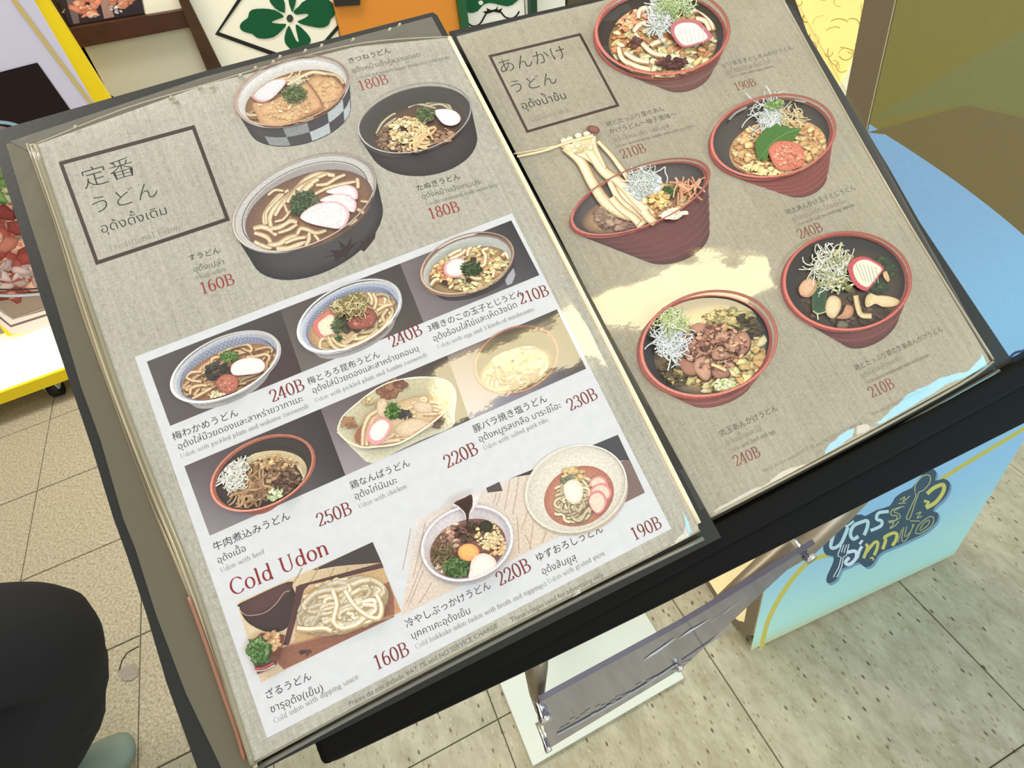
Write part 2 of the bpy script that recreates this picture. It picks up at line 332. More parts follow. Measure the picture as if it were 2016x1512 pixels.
gl('k', .52, [[(.12, 0), (.12, .74)], [(.13, .18), (.4, .46)], [(.22, .28), (.42, 0)]], [(.12, 0, .08), (.42, 0, .08), (.1, .73, .06), (.4, .46, .06)]); gl('l', .28, [[(.14, 0), (.14, .74)]], [(.14, 0, .09), (.11, .73, .06)])
gl('m', .8, [[(.12, 0), (.12, .46)], [(.12, .32)] + A(.26, .3, .13, .17, 150, 0, 6) + [(.39, 0)], [(.39, .32)] + A(.53, .3, .13, .17, 150, 0, 6) + [(.66, 0)]], [(.12, 0, .08), (.39, 0, .07), (.66, 0, .08), (.1, .46, .05)])
gl('n', .54, [[(.12, 0), (.12, .46)], [(.12, .32)] + A(.27, .3, .14, .17, 150, 0, 6) + [(.41, 0)]], [(.12, 0, .08), (.41, 0, .08), (.09, .46, .05)]); gl('o', .5, [A(.25, .23, .18, .24, 0, 360, 18)])
gl('p', .54, [[(.12, -.2), (.12, .46)], A(.28, .23, .16, .23, 150, -150, 14)], [(.12, -.2, .08), (.1, .46, .05)]); gl('r', .4, [[(.12, 0), (.12, .46)], [(.12, .3)] + A(.25, .33, .12, .13, 150, 50, 5)], [(.12, 0, .09), (.09, .46, .05)])
gl('s', .4, [A(.2, .34, .11, .12, 40, 240, 8) + A(.2, .12, .13, .12, 60, -150, 8)]); gl('t', .34, [[(.16, .6), (.16, .1)] + A(.24, .1, .08, .1, 180, 300, 5), [(.04, .45), (.29, .45)]])
gl('u', .54, [[(.12, .46), (.12, .15)] + A(.25, .15, .13, .15, 180, 350, 6), [(.4, .46), (.4, 0)]], [(.09, .46, .05), (.37, .46, .05), (.43, .01, .04)]); gl('v', .48, [[(.07, .46), (.24, 0), (.41, .46)]], [(.08, .46, .07), (.4, .46, .06)])
gl('w', .7, [[(.06, .46), (.22, 0), (.36, .44), (.5, 0), (.64, .46)]], [(.07, .46, .07), (.63, .46, .06)]); gl('y', .48, [[(.07, .46), (.25, .02)], [(.41, .46), (.2, -.18), (.1, -.18)]], [(.08, .46, .07), (.4, .46, .06)])
gl('z', .44, [[(.08, .44), (.36, .44), (.07, .02), (.38, .02)]]); gl('(', .34, [A(.38, .27, .26, .46, 130, 230, 8)]); gl(')', .34, [A(-.04, .27, .26, .46, 50, -50, 8)]); gl(' ', .3, [])
def serif_geo(txt, thick=.085, thin=.03):
    P = []; Fc = []; x0 = 0.; lay = 0
    for ch in txt:
        adv, st, ser = G.get(ch, G['o']); lay += 1
        st2 = []
        for path in st:
            cur = [path[0]]
            for i in range(1, len(path)):
                cur.append(path[i])
                if i < len(path) - 1:
                    a_ = math.atan2(path[i][1] - path[i - 1][1], path[i][0] - path[i - 1][0]); b_ = math.atan2(path[i + 1][1] - path[i][1], path[i + 1][0] - path[i][0])
                    if abs((b_ - a_ + math.pi) % (2 * math.pi) - math.pi) > .8: st2.append(cur); cur = [path[i]]
            st2.append(cur)
        for path in st2:
            n = len(path); i0 = len(P)
            for i, p in enumerate(path):
                q0, q1 = path[max(i - 1, 0)], path[min(i + 1, n - 1)]; dx, dy = q1[0] - q0[0], q1[1] - q0[1]; L = math.hypot(dx, dy) or 1
                w = thin + (thick - thin) * abs(dy / L) ** 1.6
                if ch in 'AKUvwyMNV' and dy / L > .3: w *= .6
                nx, ny = -dy / L, dx / L; P += [(x0 + p[0] + nx * w / 2, p[1] + ny * w / 2, lay), (x0 + p[0] - nx * w / 2, p[1] - ny * w / 2, lay)]
            Fc += [(i0 + 2 * i, i0 + 2 * i + 1, i0 + 2 * i + 3, i0 + 2 * i + 2) for i in range(n - 1)]; lay += 1
        for (sx, sy, hw) in ser:
            i0 = len(P); h = thin * (1.0 if hw > .05 else 2.4); P += [(x0 + sx - hw, sy - h / 2, lay), (x0 + sx + hw, sy - h / 2, lay), (x0 + sx + hw, sy + h / 2, lay), (x0 + sx - hw, sy + h / 2, lay)]; Fc.append((i0, i0 + 1, i0 + 2, i0 + 3)); lay += 1
        x0 += adv
    return P, Fc, x0
UP = '\u0e31\u0e34\u0e35\u0e36\u0e37\u0e4d\u0e33'; TONE = '\u0e48\u0e49\u0e4a\u0e4b\u0e4c'
def _font_mesh(s, off, res=3):
    c = bpy.data.curves.new('t', 'FONT'); c.body = s; c.offset = off; c.fill_mode = 'FRONT'; c.resolution_u = res
    o = bpy.data.objects.new('t', c); COL.objects.link(o); bpy.context.view_layer.update()
    ev = o.evaluated_get(bpy.context.evaluated_depsgraph_get()); me = ev.to_mesh()
    V = [(v.co.x, v.co.y) for v in me.vertices]; Fs = [tuple(p.vertices) for p in me.polygons]; ev.to_mesh_clear()
    bpy.data.objects.remove(o); bpy.data.curves.remove(c); return V, Fs
def font_geo(txt, off=-.004):
    base = ''; tones = []
    for i, ch in enumerate(txt):
        nx = txt[i + 1] if i + 1 < len(txt) else ''
        if ch in TONE and (txt[i - 1] in UP or nx == '\u0e33'): tones.append((base if nx != '\u0e33' else base, ch))
        else: base += ch
    V, Fs = _font_mesh(base, off); P = [(x, y, 0) for x, y in V]; x1 = max(x for x, y in V)
    for k, (pre, ch) in enumerate(tones):
        pv, _ = _font_mesh(pre, off); px = max(x for x, y in pv); tv, tf = _font_mesh(ch, off)
        mx = max(x for x, y in tv); my = min(y for x, y in tv); i0 = len(P)
        P += [(x - mx + px - .02, y + .2, k + 1) for x, y in tv]; Fs += [tuple(i0 + i for i in f) for f in tf]
    return P, Fs, x1
def text(pl, s, p0, p1, col, parent, mt, w=3e-5, base=0., serif=False, off=-.004, thick=.085, thin=.03, ys=1., name='lettering', shear=0.):
    P, Fs, wd = serif_geo(s, thick, thin) if serif else font_geo(s, off)
    a0 = np.array(pl.m(*p0, base)); a1 = np.array(pl.m(*p1, base)); u = (a1 - a0) / wd; v = np.array([-u[1], u[0]]) * ys
    vs = [(*(a0 + u * (x + shear * y) + v * y), w + l * 2e-6) for x, y, l in P]
    return mesh(name, vs, Fs, mt, parent, cols=[lin(col)] * len(vs))
# ================================================================== floor
FL = Pl((0, 0, 0), (1, 0, 0), (0, 1, 0), (0, 0, 1))
M_SLAB = mat('grout', (112, 100, 78), .9)
M_STONE = floor_mat('flamed_stone', (176, 166, 140), (132, 120, 96), (208, 198, 172), None, bump=.45, rough=.55, fine=150.)
M_VINYL = floor_mat('speckled_vinyl', (164, 161, 140), (146, 142, 118), (184, 181, 160), (84, 74, 52), 60., .04, .36, 26.)
floor = box('floor', (-4.2, -3.2, -.03), (4.2, 5.2, -.004), M_SLAB); floor['kind'] = 'structure'
YB = .505; g = .0014
def tile_mesh(nm, sx, sy, m_):
    h = .004; b = .0012
    vs = [(-sx, -sy, -h), (sx, -sy, -h), (sx, sy, -h), (-sx, sy, -h), (-sx, -sy, -b), (sx, -sy, -b), (sx, sy, -b), (-sx, sy, -b), (-sx + b, -sy + b, 0), (sx - b, -sy + b, 0), (sx - b, sy - b, 0), (-sx + b, sy - b, 0)]
    fs = [(8, 9, 10, 11)] + [(4 + i, 4 + (i + 1) % 4, 8 + (i + 1) % 4, 8 + i) for i in range(4)] + [(i, (i + 1) % 4, 4 + (i + 1) % 4, 4 + i) for i in range(4)]
    me = bpy.data.meshes.new(nm); me.from_pydata(vs, [], fs); me.materials.append(m_); return me
ts = tile_mesh('tile', .3137 / 2 - g, .3065 / 2 - g, M_STONE); tv = tile_mesh('tile', .439 / 2 - .0009, .439 / 2 - .0009, M_VINYL)
x0s = -.7925
for i in range(-8, 8):
    for j in range(0, 10):
        o = bpy.data.objects.new('tile', ts); COL.objects.link(o); o.parent = floor
        o.location = (x0s + (i + .5) * .3137, YB + (j + .5) * .3065 + .002, random.uniform(-.0004, .0004))
tc_ = tile_mesh('tile', .439 / 2 - .0009, .222 / 2 - .0009, M_VINYL)
for i in range(-5, 8):
    for j in range(-1, 6):
        o = bpy.data.objects.new('tile', tc_ if j < 0 else tv); COL.objects.link(o); o.parent = floor
        o.location = (.354 + (i - .5) * .439, .283 + .111 if j < 0 else .283 - (j + .5) * .439, random.uniform(-.0002, .0002) + .0008)
# patched round socket in the stone floor by the joint
pt = [atZ(*p)[:2] for p in ((232, 1322), (247, 1312), (266, 1306), (274, 1318), (272, 1332), (260, 1340), (246, 1341), (236, 1333))]
o = prism('mortar_patch', [tuple(p) for p in pt], .0006, .0018, mat('patch_mortar', (150, 142, 128), .7, var=.15, vscale=200), floor)
tube('crack', [tuple(atZ(*p, .001)) for p in ((234, 1322), (240, 1300), (250, 1285), (262, 1278), (273, 1272))], .0012, mat('crack_dark', (70, 58, 40), .9), floor, 5)
# ================================================================== menu stand and open menu
Tw = np.array([-0.10387288, 0.23832544, HC - 0.1572162]); EXM = np.array([.999954819, .00950576653, 0]); EYM = -np.array([.00824065, -.86687147, -.49846358])
NM = np.array([.00473828, -.49844106, .86691064]); MP = Pl(Tw, EXM, EYM, NM)
mm = .001
stand = empty('menu_stand', mat=MP.mat()); tag(stand, 'black-topped menu lectern on a white base plate holding the open menu', 'stand')
M_POW = mat('white_powder_coat', (204, 212, 206), .45, .4); M_SATIN = mat('satin_champagne_metal', (150, 138, 118), .38, .6, .55)
def lb(name, a0, a1, b0, b1, w0, w1, m_, par, bev=0.): return box(name, (a0 * mm, -b1 * mm, w0 * mm), (a1 * mm, -b0 * mm, w1 * mm), m_, par, bev)
lb('board', -24, 418, -112, 183, -24, -15, M_BLACK, stand, .0015)
lb('ledge', 12, 470, 181, 195, -30, -9, M_RAIL, stand, .003)
prism('front_rail', [(.0105, -.192), (.014, -.1962), (.1013, -.2012), (.174, -.2043), (.275, -.208), (.398, -.212), (.475, -.2144), (.475, -.186), (.0105, -.186)], -.052, -.013, M_RAIL, stand, .003)
I = MP.mat().inverted()
def wl(p): return tuple(I @ Vector(tuple(map(float, p))))
def wtube(name, pts, rad, m_, par, n=16):
    o = tube(name, [wl(p) for p in pts], rad, m_, par, n); return o
# neck arms, column, base plate
def arm(px, m_): wtube('support_arm', [tuple(atY(x, y, yy)) for x, y, r, yy in px], [r * .00034 for x, y, r, yy in px], m_, stand, 28)
arm([(1054, 1262, 30, .13), (1055, 1315, 26, .118), (1057, 1362, 18, .112), (1062, 1398, 10, .108)], M_SATIN)
arm([(1672, 960, 52, .13), (1634, 1000, 50, .122), (1575, 1062, 44, .115), (1500, 1122, 28, .110), (1412, 1184, 10, .107)], M_SATIN)
wtube('column', [(.114, .42, .0), (.114, .42, .55), (.114, .36, 1.0)], .03, M_POW, stand, 20)
wtube('cross_bar', [tuple(atY(1054, 1262, .13)), (.114, .36, .985), tuple(atY(1672, 960, .13))], .01, M_SATIN, stand, 12)
bp_ = prism('base_plate', [(-.0545, .182), (.283, .185), (.2855, .60), (-.056, .60)], 0.003, .012, M_POW, None, .002)
bp_.parent = stand; bp_.matrix_parent_inverse = I.copy()
sh = box('plate_foot', (.0, .23, 0), (.23, .56, .0035), M_RAIL); sh.parent = stand; sh.matrix_parent_inverse = I.copy()
# clear acrylic name plate in front of the arms with four chrome stand-offs
PLT = Pl(np.array([0, .099, .84]), (1, 0, 0), (0, 0, 1), (0, -1, 0))
q = [PLT.m(*p) for p in ((1078, 1470), (1340, 1312), (1503, 1158), (1602, 1066), (1340, 1225), (1062, 1376))]
M_ACR = plastic_film('acrylic_sheet', .08, 2.2, .74, (118, 116, 138))
ap = prism('acrylic_plate', q, -.002, .002, M_ACR, None); ap.matrix_world = PLT.mat(); bpy.context.view_layer.update(); ap.parent = stand; ap.matrix_parent_inverse = I.copy()
ap.matrix_world = PLT.mat()
pr = Print(PLT, .0025)
for s_ in (((1262, 1296), (1278, 1282), (1330, 1250), (1290, 1280)), ((1276, 1284), (1322, 1252), (1330, 1248), (1296, 1272)), ((1330, 1254), (1352, 1236), (1398, 1211), (1360, 1236)), ((1396, 1218), (1410, 1210), (1460, 1172), (1425, 1200))): pr.poly(s_, (215, 212, 220))
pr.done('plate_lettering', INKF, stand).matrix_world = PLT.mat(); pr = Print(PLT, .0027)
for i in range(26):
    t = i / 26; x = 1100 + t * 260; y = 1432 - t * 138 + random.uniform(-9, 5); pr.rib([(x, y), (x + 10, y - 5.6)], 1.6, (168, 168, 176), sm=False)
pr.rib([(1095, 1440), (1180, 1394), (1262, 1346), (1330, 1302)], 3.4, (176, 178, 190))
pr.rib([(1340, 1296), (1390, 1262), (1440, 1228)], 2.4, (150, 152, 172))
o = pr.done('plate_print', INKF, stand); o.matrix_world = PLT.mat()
for (x, y, s_) in ((1067, 1402, 1.25), (1074, 1463, .8), (1331, 1305, .8), (1584, 1088, 1.2)):
    c = np.array([*PLT.m(x, y)]); r = .0042 * s_
    o = tube('standoff', [(c[0], c[1], -.018), (c[0], c[1], -.003), (c[0], c[1], .004), (c[0], c[1], .0075)], [r * .6, r * .6, r, r], M_CHROME, None, 18); o.parent = stand; o.matrix_world = PLT.mat()
# ---------------- the menu
menu = empty('menu_book', mat=MP.mat()); tag(menu, 'open two-page udon menu in clear plastic sleeves lying on the black stand', 'menu')
M_LIN = linen_mat('linen_print', (198, 194, 184), (152, 147, 135)); M_LIN2 = linen_mat('shaded_linen_print', (186, 179, 162), (148, 141, 122))  # second linen: same print, the right page's dimmer, browner light put into colour
M_FROST = mat('frosted_grey_plastic', (100, 95, 79), .3, .5, bump=.2, bscale=60)
M_EDGE = mat('sleeve_seam_plastic', (188, 180, 154), .18, .7, coat=.5)
M_EDGE2 = mat('sleeve_layer_plastic', (150, 142, 116), .2, .7, coat=.4)
M_PINK = mat('red_page_edge', (158, 112, 92), .35, .5)
def sheet(name, pts, base, thick, m_, par):       # pts pixels, on the plane offset base (m)
    q = [MP.m(*p, base) for p in pts]; a = sum(q[i][0] * q[(i + 1) % len(q)][1] - q[(i + 1) % len(q)][0] * q[i][1] for i in range(len(q)))
    if a < 0: q = q[::-1]
    return prism(name, q, base - thick, base, m_, par)
# black cover
sheet('cover', [(-22, 262), (0, 255), (400, 141), (852, 24), (861, 30), (1420, 1058), (430, 1560), (404, 1560), (388, 1512), (328, 1345), (289, 1212), (250, 1094), (223, 1020), (180, 879), (119, 700), (76, 573), (23, 400)], -.006, .003, M_BLACK, menu)
sheet('cover', [(884, 62), (1160, 1), (1530, -96), (1590, 66), (1750, 330), (1880, 560), (1967, 741), (1420, 1058), (1385, 1040)], -.0125, .002, M_BLACK, menu)
sheet('cover_lining', [(12, 284), (130, 246), (152, 420), (300, 900), (420, 1250), (520, 1512), (452, 1552), (436, 1512), (366, 1365), (308, 1212), (266, 1079), (242, 1020), (198, 867), (159, 760), (107, 587), (47, 400)], -.0045, .0008, M_FROST, menu)
sheet('cover_lining', [(20, 278), (400, 152), (850, 33), (880, 88), (440, 200), (60, 300)], -.0042, .0006, mat('grey_clear_plastic', (112, 108, 98), .2, .6, bump=.3, bscale=120), menu)
LP = [(66, 287), (400, 168), (700, 92), (884, 74), (1070, 430), (1220, 720), (1373, 1030), (1376, 1044), (1150, 1158), (900, 1285), (700, 1390), (497, 1501), (465, 1400), (420, 1262), (370, 1110), (305, 950), (240, 780), (185, 620), (130, 460)]
left = sheet('menu_page', LP, 0, .0012, M_LIN, menu); left['label'] = 'left page of traditional and cold udon'
RPp = [(899, 72), (1040, 35), (1160, 8), (1330, -34), (1520, -72), (1556, 30), (1640, 180), (1764, 400), (1860, 562), (1950, 712), (1890, 752), (1700, 856), (1560, 930), (1387, 1019), (1240, 740), (1100, 462), (980, 232)]
RW = -.007
right = sheet('menu_page', RPp, RW, .001, M_LIN2, menu); right['label'] = 'right page of ankake udon'
# stack of worn sleeve edges down the left side and bead seams
SO = [(55, 284), (110, 440), (158, 600), (215, 762), (290, 965), (350, 1110), (400, 1235), (445, 1360), (505, 1520)]
SI = [(72, 288), (130, 460), (185, 620), (240, 780), (305, 950), (370, 1110), (420, 1262), (465, 1400), (498, 1503)]
def seam(name, pts, base, r, m_, par=menu, n=8, flat=1.):
    P = [(*MP.m(*p, base), base) for p in smooth(pts, 4)]; return tube(name, P, r, m_, par, n)
for k, (t, r, m_) in enumerate(((0, .0009, M_EDGE2), (.22, .0008, M_FROST), (.42, .0009, M_EDGE), (.62, .0008, M_EDGE2), (.8, .0008, M_FROST), (.97, .0011, M_EDGE2))):
    pts = [(a[0] * (1 - t) + b[0] * t + random.uniform(-2, 2), a[1] * (1 - t) + b[1] * t + random.uniform(-2, 2)) for a, b in zip(SO, SI)]
    seam('sleeve_edge', pts, -.004 + .0042 * t, r, m_)
sheet('sleeve_layer', SO + SI[::-1], -.003, .0005, mat('layered_sleeves', (142, 134, 110), .25, .6, bump=.4, bscale=40), menu)
seam('page_edge', [(372, 1175), (404, 1262), (436, 1355), (466, 1440), (482, 1496)], -.0022, .0009, M_PINK)
seam('sleeve_seam', [(885, 75), (1044, 381), (1220, 722), (1375, 1030)], -.0003, .0014, mat('lit_seam_plastic', (252, 242, 208), .2, .7, coat=.5))  # paler than the other seams: lamp light on this edge put into colour
seam('sleeve_seam', [(60, 288), (240, 216), (400, 168), (560, 121), (720, 84), (884, 72)], -.0004, .0003, M_EDGE)
seam('sleeve_seam', [(496, 1503), (700, 1392), (900, 1287), (1150, 1160), (1377, 1044)], -.0008, .0007, M_EDGE2)
seam('sleeve_seam', [(506, 1512), (704, 1404), (904, 1299), (1154, 1171), (1384, 1060)], -.004, .0011, mat('grey_seam', (120, 120, 112), .15, .7, coat=.6))
seam('sleeve_seam', [(1540, -2), (1640, 180), (1764, 398), (1862, 560), (1955, 708)], RW, .0007, M_EDGE)
seam('sleeve_seam', [(1390, 1022), (1560, 934), (1700, 861), (1890, 757), (1955, 712)], RW - .0004, .0008, M_EDGE2)
seam('sleeve_seam', [(1394, 1046), (1560, 955), (1700, 880), (1890, 772), (1966, 730)], RW - .004, .0012, mat('dark_seam', (92, 92, 84), .15, .7, coat=.6))
# clear film over both pages, gently buckled
def film(name, quad, base, ampl, seed, edge=.35):
    nu, nv = 130, 170; c = [MP.m(*p, base) for p in quad]; vs = []; fs = []
    for j in range(nv + 1):
        for i in range(nu + 1):
            u, v = i / nu, j / nv; a = sum(k * q_[0] for k, q_ in zip(((1 - u) * (1 - v), u * (1 - v), u * v, (1 - u) * v), c)); b = sum(k * q_[1] for k, q_ in zip(((1 - u) * (1 - v), u * (1 - v), u * v, (1 - u) * v), c))
            h = ampl * (mnoise.noise(Vector((a * 9 + seed, b * 11, 0))) + .35 * mnoise.noise(Vector((a * 26 + seed, b * 30, 3))) + .10 * mnoise.noise(Vector((a * 90, b * 90, seed))))
            be = max(0, (v - .955) / .045); te = max(0, (.05 - v) / .05); re = max(0, (u - .97) / .03)
            h += -edge * .004 * be ** 2 + .0009 * be * mnoise.noise(Vector((a * 45, 0, seed))) + .0005 * te * mnoise.noise(Vector((a * 150, b * 40, seed))) - .002 * re ** 2
            h += .0004 * max(0, (v - .82) / .18) * mnoise.noise(Vector((a * 40, b * 8, seed + 5)))
            vs.append((a, b, base + .0015 + h)); 
    fs = [(j * (nu + 1) + i, (j + 1) * (nu + 1) + i, (j + 1) * (nu + 1) + i + 1, j * (nu + 1) + i + 1) for j in range(nv) for i in range(nu)]
    return mesh(name, vs, fs, M_FILM, menu, True)
film('plastic_sleeve', [(62, 290), (886, 72), (1377, 1046), (496, 1506)], 0, .0006, 1.3)
film('plastic_sleeve', [(897, 72), (1528, -78), (1957, 712), (1386, 1024)], RW, .0008, 8.1)
# pale slivers imitating glints along the top edge of the left sleeve
for (x, y) in ((146, 256), (334, 198), (344, 205), (391, 178), (470, 155), (535, 128), (548, 118), (598, 106), (630, 96), (692, 84), (764, 64), (783, 55), (415, 176), (500, 140)):
    tube('glint_sliver', [(*MP.m(x, y, .0002), .0008), (*MP.m(x + 5, y - 5, .0002), .0010), (*MP.m(x + 7, y - 8, .0002), .0004)], [.0003, .0008, .0002], M_EDGE, menu, 5)
# ================================================================== print on the left page
DK = (34, 29, 28); GR = (96, 92, 88); RED = (122, 34, 30); DR = (60, 42, 40)
def tl(s_, p0, p1, col=DK, **k):
    if k.get('serif') and len(s_) > 8 and col is GR: k.setdefault('thick', .062); k.setdefault('thin', .024)
    k.setdefault('off', .003 if ord(s_[0]) > 0x3000 or s_[0] == '3' else -.002)
    return text(MP, s_, p0, p1, col, left, INKF, **k)
def frame_box(pts, par, base, name='title_frame', wd=7.5):
    p = Print(MP, base + 2e-5, base)
    n = len(pts); cx = sum(q[0] for q in pts) / n; cy = sum(q[1] for q in pts) / n
    inn = []
    for i, q in enumerate(pts):
        a, b = pts[i - 1], pts[(i + 1) % n]
        d1 = np.array(a) - q; d2 = np.array(b) - q; d1 = d1 / np.linalg.norm(d1); d2 = d2 / np.linalg.norm(d2); sn = abs(d1[0] * d2[1] - d1[1] * d2[0])
        inn.append(tuple(np.array(q) + (d1 + d2) * wd / sn))
    P = list(pts) + inn; p.add(P, [lin(DR)] * 8, [(i, (i + 1) % 4, 4 + (i + 1) % 4, 4 + i) for i in range(4)])
    return p.done(name, INKF, par)
frame_box([(115, 319), (383, 246), (453, 434), (189, 522)], left, 0)
tl('定番', (164, 371), (268, 341), off=-.014); tl('うどん', (178, 422), (312, 384), off=-.014)
tl('อุด้งดั้งเดิม', (199, 460), (330, 421), off=-.008); tl('Traditional Udon', (213, 496), (356, 452), (132, 130, 124), serif=True, thick=.05, thin=.02)
tl('すうどん', (371, 514), (434, 497)); tl('อุด้งเปล่า', (381, 536), (442, 520), GR); tl('Plain udon', (386, 551), (445, 533), GR, serif=True)
tl('きつねうどん', (686, 125), (770, 103)); tl('อุด้งหน้าเต้าหู้หวานทอด', (693, 144), (828, 111), GR); tl('Kitsune udon(with sweet fried slice tofu udon)', (700, 157), (886, 115), GR, serif=True)
tl('たぬきうどん', (821, 376), (907, 351)); tl('อุด้งหน้าแป้งเทมปุระ', (831, 392), (951, 361), GR); tl('Tanuki udon(with fried batter bits)', (838, 406), (982, 366), GR, serif=True)
PW = Print(MP, 1e-5)
PW.poly([(265.5, 703), (1008, 420), (1322, 1041), (526, 1453)], (220, 222, 230))
PW.done('price_panel', INKF, left, 'white panel of noodle pictures')
tl('梅わかめうどん', (341, 867), (470, 817)); tl('อุด้งใส่บ๊วยดองและสาหร่ายวากาเมะ', (351, 886), (598, 789), DR); tl('Udon with pickled plum and wakame (seaweed)', (356, 903), (609, 802), GR, serif=True)
tl('梅とろろ昆布うどん', (607, 757), (749, 702)); tl('อุด้งใส่บ๊วยดองและสาหร่ายคอมบุ', (616, 775), (825, 690), DR); tl('Udon with pickled plum and Konbu (seaweed)', (621, 793), (842, 701), GR, serif=True)
tl('3種きのこの玉子とじうどん', (844, 653), (1032, 580)); tl('อุด้งร้อนใส่ไข่และเห็ด3ชนิด', (854, 673), (1019, 604), DR); tl('Udon with egg and 3 kinds of mushrooms', (862, 687), (1053, 611), GR, serif=True)
tl('鶏なんばうどん', (691, 963), (808, 916)); tl('อุด้งไก่นัมบะ', (699, 984), (783, 950), DR); tl('Udon with chicken', (707, 1002), (802, 960), GR, serif=True)
tl('豚バラ焼き塩うどん', (934, 852), (1078, 789)); tl('อุด้งหมูรสเกลือ บาระชิโอะ', (944, 871), (1106, 802), DR); tl('Udon with salted pork ribs', (953, 887), (1080, 829), GR, serif=True)
tl('牛肉煮込みうどん', (421, 1085), (572, 1020)); tl('อุด้งเนื้อ', (429, 1110), (485, 1084), DR); tl('Udon with beef', (435, 1128), (522, 1089), GR, serif=True)
tl('Cold Udon', (456, 1174), (650, 1089), (138, 26, 26), serif=True, thick=.1, thin=.036)
tl('ざるうどん', (523, 1377), (614, 1336)); tl('ซารุอุด้ง(เย็น)', (533, 1404), (637, 1360), DR); tl('Cold udon with dipping sauce', (540, 1425), (707, 1335), GR, serif=True)
tl('冷やしぶっかけうどん', (800, 1236), (967, 1157)); tl('บุคคาเคะอุด้งเย็น', (811, 1259), (927, 1207), DR); tl('Cold bukkake udon (udon with broth and toppings)', (819, 1278), (1077, 1152), GR, serif=True); tl('Udon with grated yuzu', (1080, 1150), (1191, 1092), GR, serif=True)
tl('ゆずおろしうどん', (1057, 1106), (1188, 1046)); tl('อุด้งส้มยูสุ', (1068, 1132), (1136, 1102), DR)
tl('Prices do not include VAT 7% and NO SERVICE CHARGE', (688, 1391), (981, 1235), GR); tl('These images used for advertising only', (1007, 1226), (1189, 1134), GR)
PRC = [('160B', (396, 580), (465, 558), (150, 48, 44)), ('180B', (708, 179), (768, 163), (158, 72, 66)), ('180B', (846, 432), (908, 415), (150, 44, 42)), ('240B', (535, 793), (603, 766), RED), ('240B', (771, 685), (835, 657), RED), ('210B', (1024, 600), (1084, 580), RED), ('220B', (880, 923), (945, 891), RED), ('230B', (1122, 810), (1180, 783), RED), ('250B', (627, 1038), (696, 1010), RED), ('160B', (740, 1320), (809, 1287), RED), ('220B', (983, 1155), (1049, 1121), RED), ('190B', (1248, 1065), (1306, 1037), RED)]
for s_, a, b, c in PRC: tl(s_, a, b, c, serif=True, name='price', ys=1.12, thick=.105, thin=.036)
# ---- photographs: building blocks
NOOD = ((238, 218, 176), (176, 130, 78)); WHT = (228, 226, 230)
def bowl(p, E, body, rimw, rim_o, rim_i, wall, wall2, soup, sc1, sc2, bc, bc2, base=None):
    # outer body (hull of rim and foot), inner wall, broth
    if base: p.blob(hull(epts(E) + epts(base)), bc, bc2, off=(E[2] * .25, E[3] * .5))
    p.ell(E, rim_o, rim_o); p.quad = None
    Ei = esc(E, 1 - rimw); p.ell(Ei, wall, wall2, off=(-E[2] * .25, E[3] * .2)); p.ell(soup, sc1, sc2); p.clip = None
def rim(p, E, rw, co, ci):
    p.clip = None
    def cf(t): k = .5 + .5 * math.cos(t - 2.2); return tuple(a * (.78 + .3 * k) for a in co), tuple(min(255, a * (.85 + .3 * k)) for a in ci)
    p.ring(E, esc(E, 1 - rw), cf)
def green(p, c, rx, ry, n=60, sz=9, seed=5, cols=((74, 108, 56), (52, 84, 44), (104, 134, 78), (40, 66, 38))): p.clump(c, rx * .62, ry * .62, 30, min(rx, ry) * .3, cols, seed + 900, .8); p.shreds(c, rx * .9, ry * .9, n, sz, cols, seed, 1.4, (.15, .45))
def naruto(p, pts, edge=(232, 150, 162), inner=(236, 230, 226), k=.84, off=(0, 0)):
    q = csm(pts); p.blob(q, edge, edge); n = len(q); mx = sum(a[0] for a in q) / n; my = sum(a[1] for a in q) / n
    p.blob([(mx + (a[0] - mx) * k + off[0], my + (a[1] - my) * k + off[1]) for a in q], inner, tuple(v * .96 for v in inner))
    return mx, my
def dish(ox, oy, k, base=0., par=left, w=4e-5):
    p = Print(MP, base + w, base); p.zoom(ox, oy, k); return p
# -- kitsune (fried tofu) bowl, chequered outside
E = (905, 960, 868, 535, -180); K = .12897
p = dish(460, 60, K); foot = (1010, 1330, 780, 445, -150)
p.blob(hull(epts(E) + epts(foot)), (88, 84, 92), (58, 54, 62))
for i, (t0, t1) in enumerate(((-.28, .12), (.12, .50), (.50, .92), (.92, 1.32), (1.32, 1.75), (1.75, 2.2))):
    for r in (0, 1):
        k0, k1 = (0.02, .5) if r == 0 else (.5, .97); col = (182, 190, 200) if (i + r) % 2 == 0 else (66, 64, 74)
        if i > 3: col = tuple(v * .62 + 30 for v in col)
        def bp_(t, kk): a_, b_ = epoint(E, t, 1.0), epoint(foot, t, .995); return (a_[0] * (1 - kk) + b_[0] * kk, a_[1] * (1 - kk) + b_[1] * kk)
        p.poly([bp_(t0 + (t1 - t0) * j / 4, k0) for j in range(5)] + [bp_(t1 - (t1 - t0) * j / 4, k1) for j in range(5)], col)
p.ell(E, (206, 200, 198), (206, 200, 198)); p.ell(esc(E, .955), (196, 190, 186), (222, 222, 226)); S = (945, 1040, 768, 440, -165)
p.ell(S, (176, 124, 74), (132, 88, 52)); p.clip = tuple([460 + S[0] * K, 60 + S[1] * K, S[2] * K, S[3] * K, S[4] * K])
p.swirl(S, 16, 52, (232, 206, 150), (172, 122, 66), 4, a=(-1.2, .4), r=(.5, .9)); p.swirl(S, 7, 46, (222, 196, 150), (150, 110, 70), 9, a=(2.2, 3.4), r=(.6, .92), span=(.5, 1.2))
